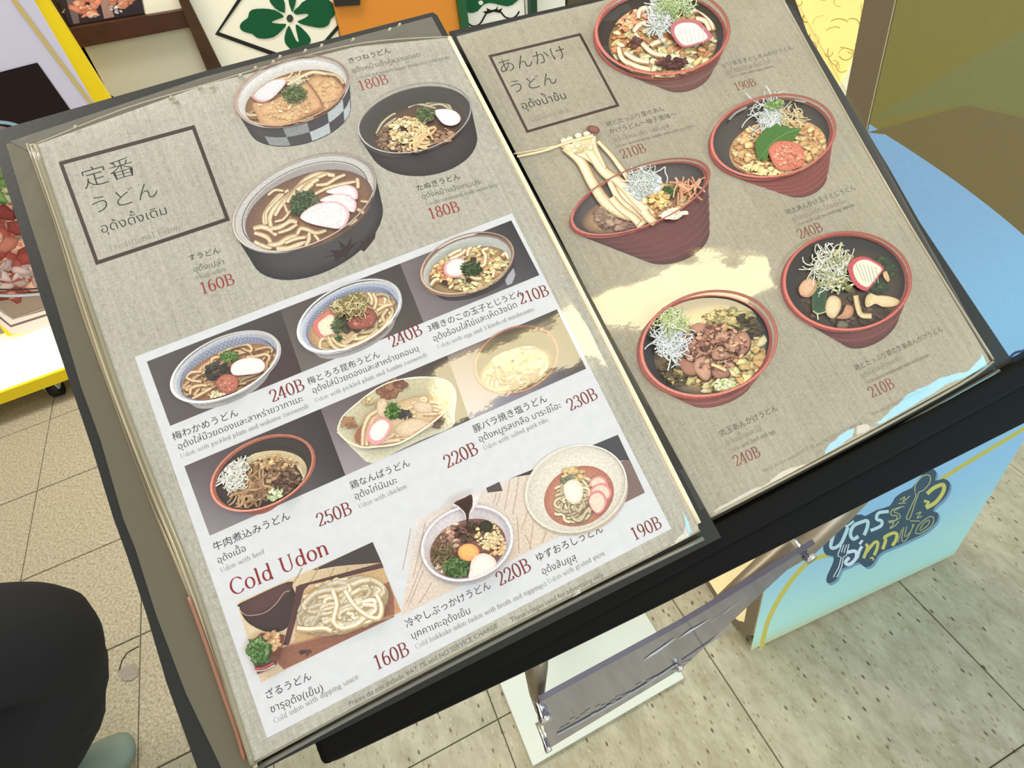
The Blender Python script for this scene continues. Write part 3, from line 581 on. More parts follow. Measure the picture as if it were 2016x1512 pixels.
p.blob(csm([(1140, 790), (1260, 690), (1500, 740), (1680, 900), (1640, 1040), (1500, 1180), (1360, 1230), (1250, 1000)]), (226, 176, 118), (190, 134, 76)); p.clump((1420, 960), 210, 210, 46, 34, ((230, 184, 124), (216, 164, 104), (236, 196, 140)), 6, .84)
tof = csm([(300, 1120), (600, 1090), (800, 960), (1130, 800), (1290, 990), (1370, 1190), (1230, 1280), (900, 1430), (640, 1490), (440, 1450), (350, 1290)]); p.blob(tof, (232, 184, 128), (196, 140, 82)); p.clump((800, 1200), 420, 190, 90, 36, ((232, 186, 130), (220, 168, 108), (240, 204, 152)), 8, .86)
p.rib([(1130, 800), (1260, 970), (1330, 1080), (1370, 1190)], 14, (150, 96, 52)); p.rib([(470, 1470), (760, 1490), (1000, 1380), (1340, 1200)], 26, (176, 112, 66), (190, 130, 80))
p.shreds((930, 760), 190, 110, 26, 22, ((236, 226, 200), (220, 206, 170)), 3, .6); p.rib([(830, 850), (960, 780), (1100, 700), (1240, 660), (1420, 690)], 44, (240, 222, 180), (200, 164, 110))
naruto(p, [(300, 1060), (325, 985), (480, 850), (640, 775), (800, 765), (810, 830), (690, 980), (570, 1085), (430, 1125)], (214, 150, 150), (228, 228, 236), .9, (6, -8))
p.clump((940, 1000), 210, 130, 70, 30, ((108, 120, 74), (86, 102, 60), (130, 138, 92)), 12, .75); green(p, (960, 980), 240, 160, 90, 12, 5, ((106, 124, 72), (80, 100, 56), (136, 148, 100)))
rim(p, E, .04, (150, 104, 88), (196, 158, 136)); p.done('dish_photo', INK, left, 'bowl of noodles with fried tofu')
# -- tanuki (batter bits) black bowl
E = (985, 615, 862, 540, -150); K = .12897; p = dish(690, 160, K); foot = (1110, 935, 826, 515, -60)
p.blob(hull(epts(E) + epts(foot)), (64, 58, 60), (46, 36, 38), off=(-100, 100)); p.ell(E, (92, 90, 92), (92, 90, 92)); p.ell(esc(E, .972), (68, 64, 60), (78, 72, 70), off=(-100, -200))
S = (1060, 730, 700, 405, -120); p.ell(S, (112, 74, 56), (72, 60, 50)); p.clip = (690 + S[0] * K, 160 + S[1] * K, S[2] * K, S[3] * K, S[4] * K)
for q_ in ([(880, 400), (1000, 345), (1120, 360), (1300, 410)], [(1150, 340), (1330, 305), (1480, 340), (1560, 480)], [(1200, 370), (1380, 350), (1500, 420), (1540, 520)], [(390, 800), (480, 640), (600, 530), (690, 490)], [(430, 840), (520, 700), (650, 600)], [(460, 760), (560, 660), (700, 560)]): p.rib(q_, 46, (206, 196, 160), (120, 104, 72), .4)
p.clump((560, 900), 170, 200, 80, 38, ((148, 110, 80), (170, 134, 100), (126, 92, 66)), 21); p.clump((1330, 850), 250, 130, 70, 44, ((206, 160, 112), (190, 140, 96), (160, 104, 66)), 22)
p.clump((860, 980), 300, 150, 80, 44, ((210, 170, 120), (232, 200, 150), (170, 116, 76)), 23); p.clump((900, 780), 290, 200, 130, 48, ((246, 222, 158), (238, 206, 138), (250, 234, 186), (222, 178, 112)), 24, .62); p.shreds((1050, 880), 240, 200, 26, 36, ((240, 206, 146), (232, 190, 128)), 4, .5)
naruto(p, [(1280, 490), (1450, 465), (1600, 500), (1680, 590), (1660, 670), (1560, 720), (1430, 700), (1340, 610)], (206, 172, 178), (226, 230, 238), .95)
green(p, (1140, 560), 240, 140, 120, 14, 8, ((96, 118, 70), (74, 98, 56), (134, 148, 104)))
rim(p, E, .03, (120, 116, 118), (196, 190, 190)); p.done('dish_photo', INK, left, 'black bowl of noodles with batter bits')
# -- plain udon with three fish cake slices, maple leaf bowl
K = .16865; E = (952, 720, 836, 580, -250); p = dish(440, 280, K); foot = (1090, 1050, 772, 560, -250)
p.blob(hull(epts(E) + epts(foot)), (78, 77, 82), (38, 38, 42), off=(260, -60)); p.poly([(1130, 1345), (1300, 1310), (1230, 1265), (1380, 1260), (1345, 1150), (1430, 1215), (1500, 1100), (1490, 1195), (1580, 1160), (1470, 1270), (1440, 1350), (1390, 1330), (1310, 1400), (1290, 1330)], (46, 26, 28)); p.poly([(1510, 1285), (1610, 1200), (1590, 1150), (1670, 1160), (1665, 1090), (1730, 1120), (1780, 1030), (1770, 1120), (1700, 1210), (1640, 1280), (1600, 1250)], (50, 30, 34))
p.ell(E, (196, 190, 184), (190, 184, 180)); p.ell(esc(E, .965), (176, 170, 168), (214, 210, 210), off=(-200, 150)); p.ring(esc(E, .885, 0, 12), esc(E, .872, 0, 12), lambda t: ((84, 80, 84),) * 2); p.ell(esc(E, .86, 10, 20), (150, 140, 138), (170, 164, 166), off=(-100, 200))
S = (1000, 800, 745, 480, -185); p.ell(S, (150, 102, 66), (112, 84, 74), off=(300, 60)); p.clip = (440 + S[0] * K, 280 + S[1] * K, S[2] * K, S[3] * K, S[4] * K)
NC, NE = (240, 222, 184), (164, 118, 70)
for q_, w_ in (([(480, 1000), (470, 860), (540, 740), (650, 620), (760, 560)], 44), ([(500, 960), (500, 820), (600, 700), (700, 600)], 40), ([(560, 1000), (540, 880), (620, 740), (820, 580), (960, 440), (1120, 370), (1300, 390)], 70), ([(600, 860), (700, 700), (900, 520), (1060, 430), (1200, 370)], 60), ([(740, 700), (860, 560), (1000, 480), (1110, 430)], 76), ([(900, 620), (960, 540), (1040, 480)], 80), ([(1080, 500), (1200, 490), (1320, 420), (1420, 380)], 46), ([(1040, 620), (1200, 540), (1380, 490), (1540, 460)], 44), ([(1560, 420), (1570, 480), (1570, 540)], 50), ([(520, 620), (600, 560), (700, 570)], 34), ([(700, 700), (740, 800), (780, 880)], 34),
    ([(350, 1010), (440, 990), (540, 1020), (620, 1090)], 66), ([(360, 1060), (440, 1080), (520, 1120), (560, 1190)], 60), ([(560, 1010), (660, 990), (780, 920), (860, 940)], 66), ([(640, 1060), (760, 1020), (860, 960)], 44), ([(520, 1200), (640, 1190), (760, 1120), (880, 1090)], 70), ([(620, 1240), (740, 1240), (900, 1180), (1010, 1090)], 74), ([(860, 1080), (900, 1010), (980, 1020), (1080, 1060), (1200, 1030)], 56), ([(1000, 1060), (1000, 1140), (960, 1210)], 50), ([(1060, 1080), (1120, 1160)], 40), ([(360, 1160), (460, 1210), (560, 1240)], 56), ([(1560, 780), (1640, 830)], 50), ([(1460, 970), (1560, 900)], 40), ([(600, 930), (700, 900), (780, 800)], 34), ([(720, 1180), (840, 1130), (960, 1110)], 50), ([(1600, 690), (1700, 700)], 34)):
    if len(q_) == 2: q_ = [q_[0], ((q_[0][0] + q_[1][0]) / 2 + 4, (q_[0][1] + q_[1][1]) / 2), q_[1]]
    p.rib([(x + 12, y + 16) for x, y in q_], w_ * 1.2, (120, 80, 50), (134, 92, 60), .2); p.rib(q_, w_, NC, NE, .25)
green(p, (950, 690), 230, 160, 190, 17, 31, ((84, 104, 66), (62, 84, 48), (110, 126, 84))); green(p, (880, 800), 120, 110, 60, 15, 32)
for q_ in ([(1200, 600), (1330, 545), (1460, 520), (1550, 560), (1575, 640), (1550, 690), (1400, 640)], [(1130, 700), (1250, 640), (1380, 620), (1500, 650), (1560, 740), (1530, 840), (1450, 790), (1300, 720)], [(905, 900), (960, 820), (1100, 740), (1260, 710), (1400, 740), (1475, 830), (1460, 940), (1400, 1010), (1330, 1030), (1150, 1000), (1000, 960)]): naruto(p, q_, (236, 182, 194), (240, 234, 240), .93, (-12, 5))
rim(p, E, .028, (128, 112, 106), (222, 208, 196)); p.done('dish_photo', INK, left, 'large bowl of plain udon with three fish cake slices')
def plate_photo(p, quad, cols): p.quadgrad(quad, cols)
# -- row one backgrounds
bgp = Print(MP, 2.2e-5); G1 = (84, 76, 76)
bgp.quadgrad([(289, 712), (552, 610), (594, 733), (335, 838.6)], [(88, 82, 80), (66, 64, 62), (70, 48, 54), (98, 90, 92)]); bgp.quadgrad([(552, 610), (787.5, 519), (834, 635), (594, 733)], [(92, 82, 82), (66, 60, 60), (78, 70, 68), (112, 106, 104)]); bgp.quadgrad([(787.5, 519), (1006.6, 434), (1062, 541.7), (834, 635)], [(120, 110, 116), (40, 38, 44), (62, 62, 70), (134, 124, 132)])
bgp.quadgrad([(363, 918), (631, 805), (680, 936), (413, 1054.7)], [(100, 88, 96), (52, 42, 46), (52, 44, 48), (146, 138, 146)]); bgp.quadgrad([(631, 805), (880, 700), (925, 827), (680, 936)], [(110, 98, 104), (60, 52, 56), (70, 66, 66), (166, 156, 164)]); bgp.quadgrad([(880, 700), (1096.5, 609), (1154, 725.7), (925, 827)], [(126, 110, 118), (56, 60, 62), (76, 68, 70), (160, 158, 180)])
bgp.done('photo_background', INKF, left)
# -- plum & wakame (blue lattice bowl)
def lattice(p, E, S, seed, n=46):
    q = random.Random(seed)
    for i in range(n):
        t = math.pi * .88 + i * math.pi * 1.22 / n
        for d in (-.13, .13):
            a_ = epoint(E, t, .92); b_ = epoint(S, t + d, 1.02)
            p.rib([a_, ((a_[0] + b_[0]) / 2, (a_[1] + b_[1]) / 2), b_], 5, (92, 104, 150), sm=False)
K = .13889; E = (910, 750, 772, 512, -255); p = dish(320, 620, K); foot = (960, 1000, 560, 330, -215)
p.blob(hull(epts(esc(E, .97)) + epts(foot)), (150, 146, 148), (176, 172, 174)); p.ell(E, (226, 224, 226), (222, 220, 222)); p.ell(esc(E, .925), (150, 156, 178), (184, 190, 212), off=(-100, 80)); S = (950, 810, 672, 400, -225); lattice(p, esc(E, .93), S, 1)
p.ell(S, (190, 128, 74), (150, 100, 62)); p.clip = (320 + S[0] * K, 620 + S[1] * K, S[2] * K, S[3] * K, S[4] * K)
p.swirl(S, 20, 42, (236, 204, 150), (168, 110, 60), 14, r=(.45, .93), span=(.8, 2.0)); p.swirl(S, 14, 42, (226, 190, 138), (160, 104, 60), 15, a=(1.6, 3.4), r=(.5, .9), span=(.6, 1.5))
for q_ in ([(800, 560), (920, 500), (1020, 450), (1200, 420), (1270, 480), (1240, 540)], [(1200, 600), (1340, 590), (1460, 560), (1520, 600), (1500, 660)], [(560, 810), (420, 820), (350, 880), (420, 930), (560, 950)], [(700, 700), (720, 620), (860, 590)], [(430, 1190), (560, 1120), (700, 1040)], [(400, 1130), (420, 1040), (560, 1000), (640, 1010)]): p.rib([(x + 10, y + 12) for x, y in q_], 50, (140, 90, 52)); p.rib(q_, 42, (240, 212, 162), (184, 130, 76), .2)
p.clump((800, 830), 190, 140, 90, 40, ((62, 56, 48), (84, 78, 66), (44, 42, 38)), 41, .6); green(p, (960, 600), 210, 120, 130, 14, 42, ((104, 142, 70), (78, 112, 52), (136, 168, 96)))
naruto(p, [(985, 800), (1020, 710), (1120, 650), (1260, 620), (1400, 640), (1470, 710), (1460, 790), (1380, 840), (1200, 865), (1040, 870)], (226, 180, 186), (240, 232, 232), .95)
p.blob(csm([(770, 990), (850, 880), (960, 850), (1080, 900), (1100, 1000), (1060, 1090), (940, 1145), (850, 1090)]), (192, 106, 84), (146, 66, 52), off=(-40, -40)); p.clump((930, 1000), 120, 100, 26, 30, ((200, 116, 92), (180, 92, 70), (212, 134, 108)), 43, .82)
p.clump((800, 1150), 110, 50, 26, 30, ((244, 232, 200), (226, 204, 160)), 44, .8); rim(p, E, .055, (214, 212, 214), (240, 238, 240)); p.done('dish_photo', INK, left, 'blue lattice bowl with seaweed, plum and fish cake')
# -- plum & konbu
E = (862, 615, 735, 520, -235); p = dish(570, 540, K); foot = (930, 880, 560, 320, -210)
p.blob(hull(epts(esc(E, .97)) + epts(foot)), (150, 144, 146), (170, 166, 170)); p.ell(E, (226, 228, 236), (220, 220, 228)); p.ell(esc(E, .93), (140, 150, 178), (186, 196, 222), off=(-100, 80)); S = (905, 680, 630, 420, -190); lattice(p, esc(E, .93), S, 2)
p.ell(S, (216, 172, 120), (178, 132, 86)); p.clip = (570 + S[0] * K, 540 + S[1] * K, S[2] * K, S[3] * K, S[4] * K)
p.swirl(S, 26, 46, (244, 224, 178), (196, 150, 92), 17, a=(-.6, 2.2), r=(.5, .92), span=(1., 2.)); p.rib([(440, 1060), (440, 960), (540, 860), (640, 830)], 44, (248, 230, 190), (196, 150, 96))
for q_ in ([(560, 900), (640, 1040), (820, 1080), (1020, 1010)], [(600, 900), (700, 1000), (860, 1020), (1080, 930), (1260, 780)], [(1150, 900), (1330, 760), (1460, 560)], [(1200, 500), (1230, 380), (1180, 280)], [(1120, 260), (1170, 360), (1160, 440)], [(1240, 520), (1360, 450), (1460, 430)], [(450, 560), (480, 480), (560, 420)]): p.rib([(x + 10, y + 12) for x, y in q_], 56, (170, 120, 74)); p.rib(q_, 48, (246, 228, 184), (206, 160, 100), .2)
naruto(p, [(340, 700), (440, 600), (560, 530), (650, 600), (640, 760), (560, 870), (450, 905), (370, 830)], (222, 104, 100), (240, 232, 204), .8, (36, 10))
p.clump((860, 690), 180, 150, 80, 46, ((66, 62, 44), (84, 74, 50), (56, 46, 36)), 51, .6); p.clump((690, 740), 80, 120, 40, 30, ((92, 116, 56), (62, 84, 40)), 52)
p.blob(csm([(830, 660), (1000, 530), (1120, 490), (1230, 560), (1240, 660), (1160, 760), (980, 800), (860, 770)]), (176, 84, 62), (104, 44, 36), off=(30, -50)); p.clump((1040, 640), 150, 100, 26, 34, ((190, 92, 66), (204, 112, 84), (150, 66, 50)), 53, .8)
p.clump((880, 420), 240, 150, 70, 46, ((190, 172, 116), (168, 148, 96)), 54, .7); p.shreds((860, 430), 340, 230, 230, 17, ((206, 190, 132), (184, 166, 108), (226, 210, 158), (140, 122, 76)), 55, 1.6, (.3, .7)); green(p, (720, 930), 90, 50, 20, 10, 56)
rim(p, E, .055, (210, 212, 222), (238, 240, 246)); p.done('dish_photo', INK, left, 'blue lattice bowl with konbu shreds and red plum')
# -- three mushrooms & egg
E = (862, 672, 662, 442, -150); p = dish(800, 430, K); foot = (980, 860, 560, 310, -170); p.blob(hull(epts(esc(E, .98)) + epts(foot)), (84, 68, 74), (58, 50, 66)); p.poly([(1400, 880), (1440, 800), (1520, 700), (1545, 800), (1500, 920), (1430, 950)], (176, 178, 190))
p.ell(E, (160, 128, 108), (160, 128, 108)); p.ell(esc(E, .94), (160, 166, 158), (206, 208, 206), off=(-60, 60)); S = (895, 745, 575, 352, -130); p.ell(S, (200, 160, 96), (140, 112, 80)); p.clip = (800 + S[0] * K, 430 + S[1] * K, S[2] * K, S[3] * K, S[4] * K)
EG = ((248, 232, 166), (240, 220, 146), (250, 240, 190), (232, 200, 128), (228, 170, 112)); p.clump((960, 740), 520, 330, 330, 52, EG, 61, .72); p.clump((520, 800), 170, 160, 60, 40, ((240, 214, 140), (226, 160, 100), (214, 130, 80)), 62, .75)
for q_ in ([(600, 560), (700, 500), (780, 470)], [(620, 600), (760, 540), (840, 470)], [(860, 560), (880, 470), (920, 440)], [(1100, 650), (1120, 560), (1080, 480), (1160, 450)], [(1200, 800), (1240, 760), (1220, 860)], [(1350, 560), (1400, 520), (1440, 600)], [(860, 820), (960, 870), (1060, 880)], [(1000, 720), (1100, 680), (1120, 580)], [(340, 980), (400, 900), (470, 880)]): p.rib([(x + 8, y + 14) for x, y in q_], 50, (170, 124, 76), (180, 134, 84)); p.rib(q_, 40, (250, 236, 200), (214, 168, 114), .2)
naruto(p, [(530, 760), (560, 660), (680, 590), (800, 600), (870, 680), (840, 790), (740, 860), (620, 860), (550, 820)], (234, 148, 152), (244, 238, 230), .84, (8, -4))
for c in ((950, 610), (545, 935), (880, 905)): p.blob([(c[0] + 46 * math.cos(a / 2), c[1] + 36 * math.sin(a / 2)) for a in range(12)], (78, 52, 50), (48, 30, 32))
green(p, (920, 740), 210, 150, 160, 18, 63, ((66, 92, 54), (48, 70, 42), (92, 114, 72))); rim(p, E, .05, (140, 98, 80), (206, 180, 160)); p.done('dish_photo', INK, left, 'bowl of egg and mushroom udon')
# -- beef bowl (red rim, black inside)
E = (1008, 662, 732, 548, -205); p = dish(380, 840, K); foot = (950, 990, 330, 260, -60); p.blob(hull(epts(esc(E, .99)) + epts(foot)), (176, 92, 66), (150, 74, 54)); p.ell(E, (186, 100, 74), (186, 100, 74)); p.ell(esc(E, .94), (54, 44, 42), (66, 54, 50))
S = (985, 720, 640, 435, -160); p.ell(S, (86, 66, 50), (48, 42, 38)); p.clip = (380 + S[0] * K, 840 + S[1] * K, S[2] * K, S[3] * K, S[4] * K)
for k_ in range(6): p.rib([(700 - k_ * 10, 640 + k_ * 44), (800 + k_ * 10, 440 + k_ * 34), (1000, 370 + k_ * 26), (1250, 360 + k_ * 24), (1480, 430 + k_ * 26), (1590, 560 + k_ * 40), (1600 - k_ * 10, 740)], 40, (238, 222, 180), (170, 140, 92))
p.clump((1100, 720), 420, 260, 190, 56, ((170, 126, 80), (190, 150, 104), (140, 98, 66), (120, 84, 62)), 71, .6); p.shreds((800, 880), 330, 320, 110, 30, ((176, 132, 86), (200, 158, 112), (146, 104, 68)), 72, .6, (.4, .9)); p.clump((1330, 800), 120, 150, 40, 60, ((104, 78, 68), (84, 62, 56), (130, 100, 84)), 73)
p.clump((1200, 520), 300, 100, 50, 40, ((206, 166, 110), (222, 188, 132), (178, 134, 84)), 77, .7)
p.shreds((610, 660), 250, 310, 150, 15, ((236, 234, 226), (214, 212, 198), (244, 244, 240)), 74, 2.2, (.4, .9)); p.shreds((1190, 980), 170, 130, 26, 44, ((206, 220, 170), (226, 234, 200), (170, 190, 130)), 75, .5, (.3, .5)); rim(p, E, .055, (176, 88, 64), (220, 138, 108)); p.done('dish_photo', INK, left, 'red rimmed bowl of beef udon')
# -- chicken in the rough stoneware bowl
K = .14881; p = dish(640, 720, K); OUT = csm([(160, 850), (220, 700), (360, 560), (560, 390), (760, 270), (950, 200), (1180, 160), (1450, 165), (1620, 200), (1710, 290), (1740, 420), (1710, 650), (1680, 810), (1300, 970), (1000, 1110), (620, 1290), (420, 1150), (270, 1000)])
p.blob(OUT, (206, 198, 164), (224, 218, 196)); p.blob(csm([(175, 850), (240, 690), (420, 520), (640, 350), (860, 240), (1180, 175), (1480, 180), (1640, 230), (1690, 330), (1650, 540), (1500, 690), (1250, 870), (960, 1030), (700, 1070), (480, 1075), (300, 990)]), (198, 186, 146), (216, 208, 176))
for c, sz, cl in (((820, 330), 130, (140, 84, 52)), ((940, 260), 110, (160, 108, 70)), ((290, 740), 90, (172, 122, 74)), ((1480, 780), 70, (110, 80, 74)), ((1000, 250), 80, (120, 72, 50)), ((560, 480), 70, (196, 168, 116)), ((360, 800), 60, (150, 96, 60)), ((1540, 720), 50, (84, 58, 58))): p.clump(c, sz, sz * .7, 26, sz * .45, (cl, tuple(min(255, v * 1.15) for v in cl)), int(c[0]), .9)
p.poly([(395, 940), (440, 850), (510, 760), (480, 1050), (410, 1010)], (160, 92, 52)); IN = (1010, 770, 620, 350, -190)
p.blob(csm([(480, 1075), (520, 800), (560, 660), (700, 600), (900, 520), (1250, 410), (1560, 440), (1620, 520), (1500, 690), (1250, 870), (960, 1030), (700, 1065)]), (224, 194, 148), (204, 162, 112)); p.clip = None
for q_ in ([(500, 1060), (510, 860), (580, 680), (700, 600)], [(560, 1060), (560, 900), (640, 720)], [(800, 1040), (920, 960), (1100, 960)], [(780, 1000), (900, 930), (1060, 920)], [(830, 960), (920, 900)], [(1100, 560), (1300, 520), (1560, 560)], [(1150, 500), (1330, 480), (1540, 500)], [(1290, 640), (1440, 640), (1560, 620)], [(1180, 480), (1340, 560), (1500, 600)], [(600, 1060), (760, 1050), (960, 1020)], [(700, 1040), (840, 1000), (1000, 990)], [(1260, 450), (1320, 430), (1340, 470), (1270, 480)]):
    if len(q_) == 2: q_ = [q_[0], ((q_[0][0] + q_[1][0]) / 2, (q_[0][1] + q_[1][1]) / 2 + 8), q_[1]]
    p.rib([(x + 8, y + 12) for x, y in q_], 56, (184, 136, 88)); p.rib(q_, 46, (244, 222, 186), (212, 172, 126), .2)
for q_ in ([(910, 860), (960, 780), (1080, 720), (1240, 700), (1400, 740), (1430, 800), (1280, 880), (1080, 960), (960, 920)], [(1160, 520), (1260, 480), (1400, 510), (1440, 600), (1340, 640), (1200, 610)], [(690, 620), (700, 480), (790, 440), (830, 520), (820, 680), (740, 690)]): p.blob(csm(q_), (232, 206, 172), (196, 158, 118), off=(0, -20))
p.clump((1120, 640), 90, 60, 22, 34, ((226, 190, 122), (240, 208, 146)), 84, .75); p.clump((1050, 660), 90, 60, 26, 34, ((52, 52, 50), (70, 72, 66)), 81); green(p, (900, 610), 130, 150, 110, 22, 82, ((84, 128, 52), (60, 98, 40), (128, 164, 84)))
naruto(p, [(560, 900), (620, 790), (720, 710), (820, 710), (890, 790), (850, 910), (760, 1030), (650, 1055), (570, 990)], (230, 142, 150), (246, 240, 226), .76, (4, -14)); p.rib([(175, 860), (240, 690), (420, 520), (640, 350), (860, 235), (1180, 170), (1480, 175), (1640, 230), (1700, 340)], 14, (240, 236, 216)); p.rib([(175, 880), (300, 1000), (500, 1085), (720, 1075), (980, 1035), (1260, 880), (1500, 700), (1660, 540), (1700, 340)], 24, (232, 226, 200)); p.done('dish_photo', INK, left, 'rough stoneware bowl of chicken udon')
# -- salted pork bowl
K = .15873; E = (860, 560, 520, 425, -95); p = dish(880, 620, K); foot = (870, 850, 300, 170, -130); p.blob(hull(epts(esc(E, .99)) + epts(foot)), (176, 92, 70), (150, 72, 54)); p.ell(E, (176, 98, 76), (176, 98, 76)); p.ell(esc(E, .955), (72, 66, 58), (92, 82, 72))
S = (850, 680, 455, 285, -110); p.ell(S, (200, 176, 130), (120, 96, 70)); p.clip = (880 + S[0] * K, 620 + S[1] * K, S[2] * K, S[3] * K, S[4] * K)
p.swirl(S, 16, 54, (232, 218, 178), (180, 152, 106), 19, a=(.2, 2.2), r=(.5, .9)); p.clump((820, 740), 300, 110, 90, 48, ((196, 160, 128), (170, 130, 100), (214, 184, 150), (140, 104, 84)), 91, .65); p.clump((900, 560), 320, 120, 60, 60, ((232, 206, 150), (222, 190, 136)), 92, .8)
naruto(p, [(850, 390), (900, 340), (1000, 325), (1100, 345), (1100, 420), (960, 450)], (206, 100, 96), (222, 180, 160), .7); rim(p, E, .045, (166, 84, 64), (210, 132, 106)); p.done('dish_photo', INK, left, 'red rimmed bowl of salted pork udon')
# -- zaru udon tray
K = .19841; p = dish(440, 1050, K); TL, TR, BR, BL = (130, 690), (1480, 85), (1765, 775), (372, 1480)
p.quadgrad([TL, TR, BR, BL], [(226, 200, 160), (206, 180, 140), (190, 150, 100), (224, 196, 160)]); p.poly([(880, 365), (1480, 85), (1570, 290), (1500, 295), (1380, 305), (1240, 315), (1100, 330), (940, 360)], (66, 54, 54))
for x in (740, 900, 1060, 1200, 1350): p.rib([(x + 40, 340), (x, 420), (x - 50, 500)], 12, (176, 146, 106))
cup = [(160, 730), (170, 690), (650, 480), (680, 520), (730, 650), (720, 780), (650, 920), (540, 980), (400, 970), (260, 900), (190, 820)]; p.blob(csm(cup, 2), (66, 44, 42), (48, 32, 30)); p.blob(csm([(160, 730), (240, 660), (640, 480), (680, 540), (640, 600), (480, 720), (300, 815), (200, 790)]), (92, 54, 50), (74, 44, 42)); p.rib([(170, 770), (240, 815), (400, 790), (520, 700), (600, 590), (660, 570)], 10, (170, 130, 126))
p.poly([(720, 530), (760, 510), (1570, 290), (1590, 340), (1180, 440), (850, 510), (800, 560), (650, 1110), (590, 1110), (700, 700)], (88, 48, 46)); p.poly([(800, 560), (1590, 345), (1700, 660), (1690, 830), (900, 1040), (700, 1080)], (206, 166, 110)); p.poly([(1480, 560), (1640, 480), (1700, 660), (1690, 830), (1480, 860)], (150, 92, 60)); p.poly([(640, 1110), (860, 1055), (1300, 940), (1700, 830), (1690, 830), (960, 1180), (600, 1350), (540, 1290), (560, 1150)], (150, 86, 60))
p.poly([(1690, 640), (1765, 775), (1700, 805)], (206, 140, 80)); p.rib([(640, 1110), (860, 1055), (1300, 930), (1690, 810)], 18, (186, 120, 84)); p.clump((815, 1180), 46, 20, 10, 26, ((70, 46, 44), (84, 58, 52)), 5)
SN = (1180, 710, 440, 275, -110); p.ell(SN, (232, 208, 166), (214, 184, 136)); p.clump((1180, 700), 400, 240, 90, 50, ((238, 216, 176), (226, 198, 150)), 101, .82)
p.swirl(SN, 90, 44, (246, 234, 208), (208, 176, 128), 23, r=(.1, 1.02), span=(.6, 2.4), wob=.2, dark=.86); p.swirl((1330, 780, 250, 150, -60), 26, 40, (250, 240, 218), (204, 172, 126), 25, r=(.3, 1.), span=(1., 3.2), dark=.84)
for q_ in ([(1090, 560), (1130, 700), (1100, 860), (1180, 930), (1330, 890), (1430, 800)], [(1210, 560), (1300, 700), (1420, 800), (1540, 830), (1570, 720), (1520, 600)], [(740, 930), (860, 940), (1000, 930), (1080, 960)]): p.rib([(x + 8, y + 14) for x, y in q_], 46, (190, 156, 110)); p.rib(q_, 38, (250, 240, 216), (216, 186, 140))
p.poly([(245, 1105), (390, 980), (620, 1000), (600, 1100), (540, 1290), (460, 1340), (350, 1390), (330, 1330)], (110, 62, 52)); p.clump((480, 1060), 90, 80, 30, 40, ((214, 170, 120), (190, 140, 96)), 103, .7); p.clump((370, 1170), 100, 120, 40, 50, ((92, 128, 66), (66, 100, 48)), 104, .7); green(p, (370, 1150), 140, 170, 110, 15, 105, ((96, 140, 70), (70, 110, 52), (130, 166, 100))); p.rib([(330, 1330), (420, 1320), (520, 1270)], 22, (176, 74, 78)); p.rib([(335, 1350), (430, 1340), (530, 1290)], 8, (230, 216, 214))
p.done('dish_photo', INK, left, 'tray of cold zaru udon with dipping cup')
# -- cold bukkake and yuzu udon picture
K = .40977; p = dish(780, 860, K)
p.quadgrad([(98, 390), (1065, -10), (1195, 268), (25, 860)], [(228, 222, 222), (222, 196, 172), (226, 202, 178), (224, 204, 190)]); p.poly([(740, 124), (1065, -10), (1122, 112), (1000, 120), (760, 180)], (62, 66, 72)); p.poly([(540, 205), (740, 124), (720, 170), (640, 182), (560, 195)], (64, 50, 52)); p.poly([(432, 246), (496, 216), (512, 260), (440, 268)], (84, 70, 70)); p.poly([(1080, 118), (1122, 110), (1195, 268), (1060, 335), (1085, 200)], (128, 102, 98))
for x0_, y0_, x1_, y1_ in ((70, 440, 30, 640), (140, 410, 80, 680), (200, 400, 50, 800), (500, 270, 480, 330), (545, 210, 520, 350), (590, 190, 560, 370), (640, 330, 600, 450), (660, 400, 640, 540), (130, 640, 60, 810), (170, 700, 110, 800), (480, 270, 465, 320), (620, 470, 650, 540), (720, 450, 700, 510), (580, 380, 590, 560)):
    p.rib([(x0_, y0_), ((x0_ + x1_) / 2 + 2, (y0_ + y1_) / 2), (x1_, y1_)], 4, (196, 160, 136))
E = (862, 250, 245, 212, -30); p.ell((868, 272, 246, 205, -30), (200, 186, 170), (196, 180, 164)); p.ell(E, (232, 226, 214), (214, 206, 192), off=(40, -80)); p.ring(esc(E, .97), esc(E, .93), lambda t: ((204, 196, 184), (238, 234, 226))); S = (878, 285, 168, 146, -24); p.ell(S, (200, 130, 98), (178, 96, 72)); p.clip = (780 + S[0] * K, 860 + S[1] * K, S[2] * K, S[3] * K, S[4] * K)
p.swirl((860, 300, 120, 112, -10), 46, 13, (244, 230, 196), (200, 168, 116), 33, r=(.3, 1.), span=(.8, 2.4)); p.clip = None
p.clump((850, 185), 56, 34, 40, 15, ((224, 186, 110), (236, 206, 140), (200, 160, 90)), 111, .75); p.clump((830, 210), 34, 26, 26, 12, ((112, 118, 96), (140, 146, 124)), 112); p.blob(csm([(800, 245), (820, 215), (860, 205), (895, 240), (890, 300), (850, 325), (815, 300)]), (250, 246, 230), (222, 206, 174))
for q_ in ([(925, 225), (950, 192), (990, 190), (1015, 225), (1000, 262), (960, 250)], [(930, 262), (960, 228), (1000, 224), (1032, 260), (1020, 300), (975, 300)], [(920, 300), (945, 262), (985, 262), (1010, 300), (1000, 345), (965, 372), (935, 345)]): naruto(p, q_, (228, 122, 132), (240, 216, 196), .82, (-2, 3))
p.ring(esc(E, 1.0), esc(E, .965), lambda t: ((222, 216, 206), (244, 240, 232)))
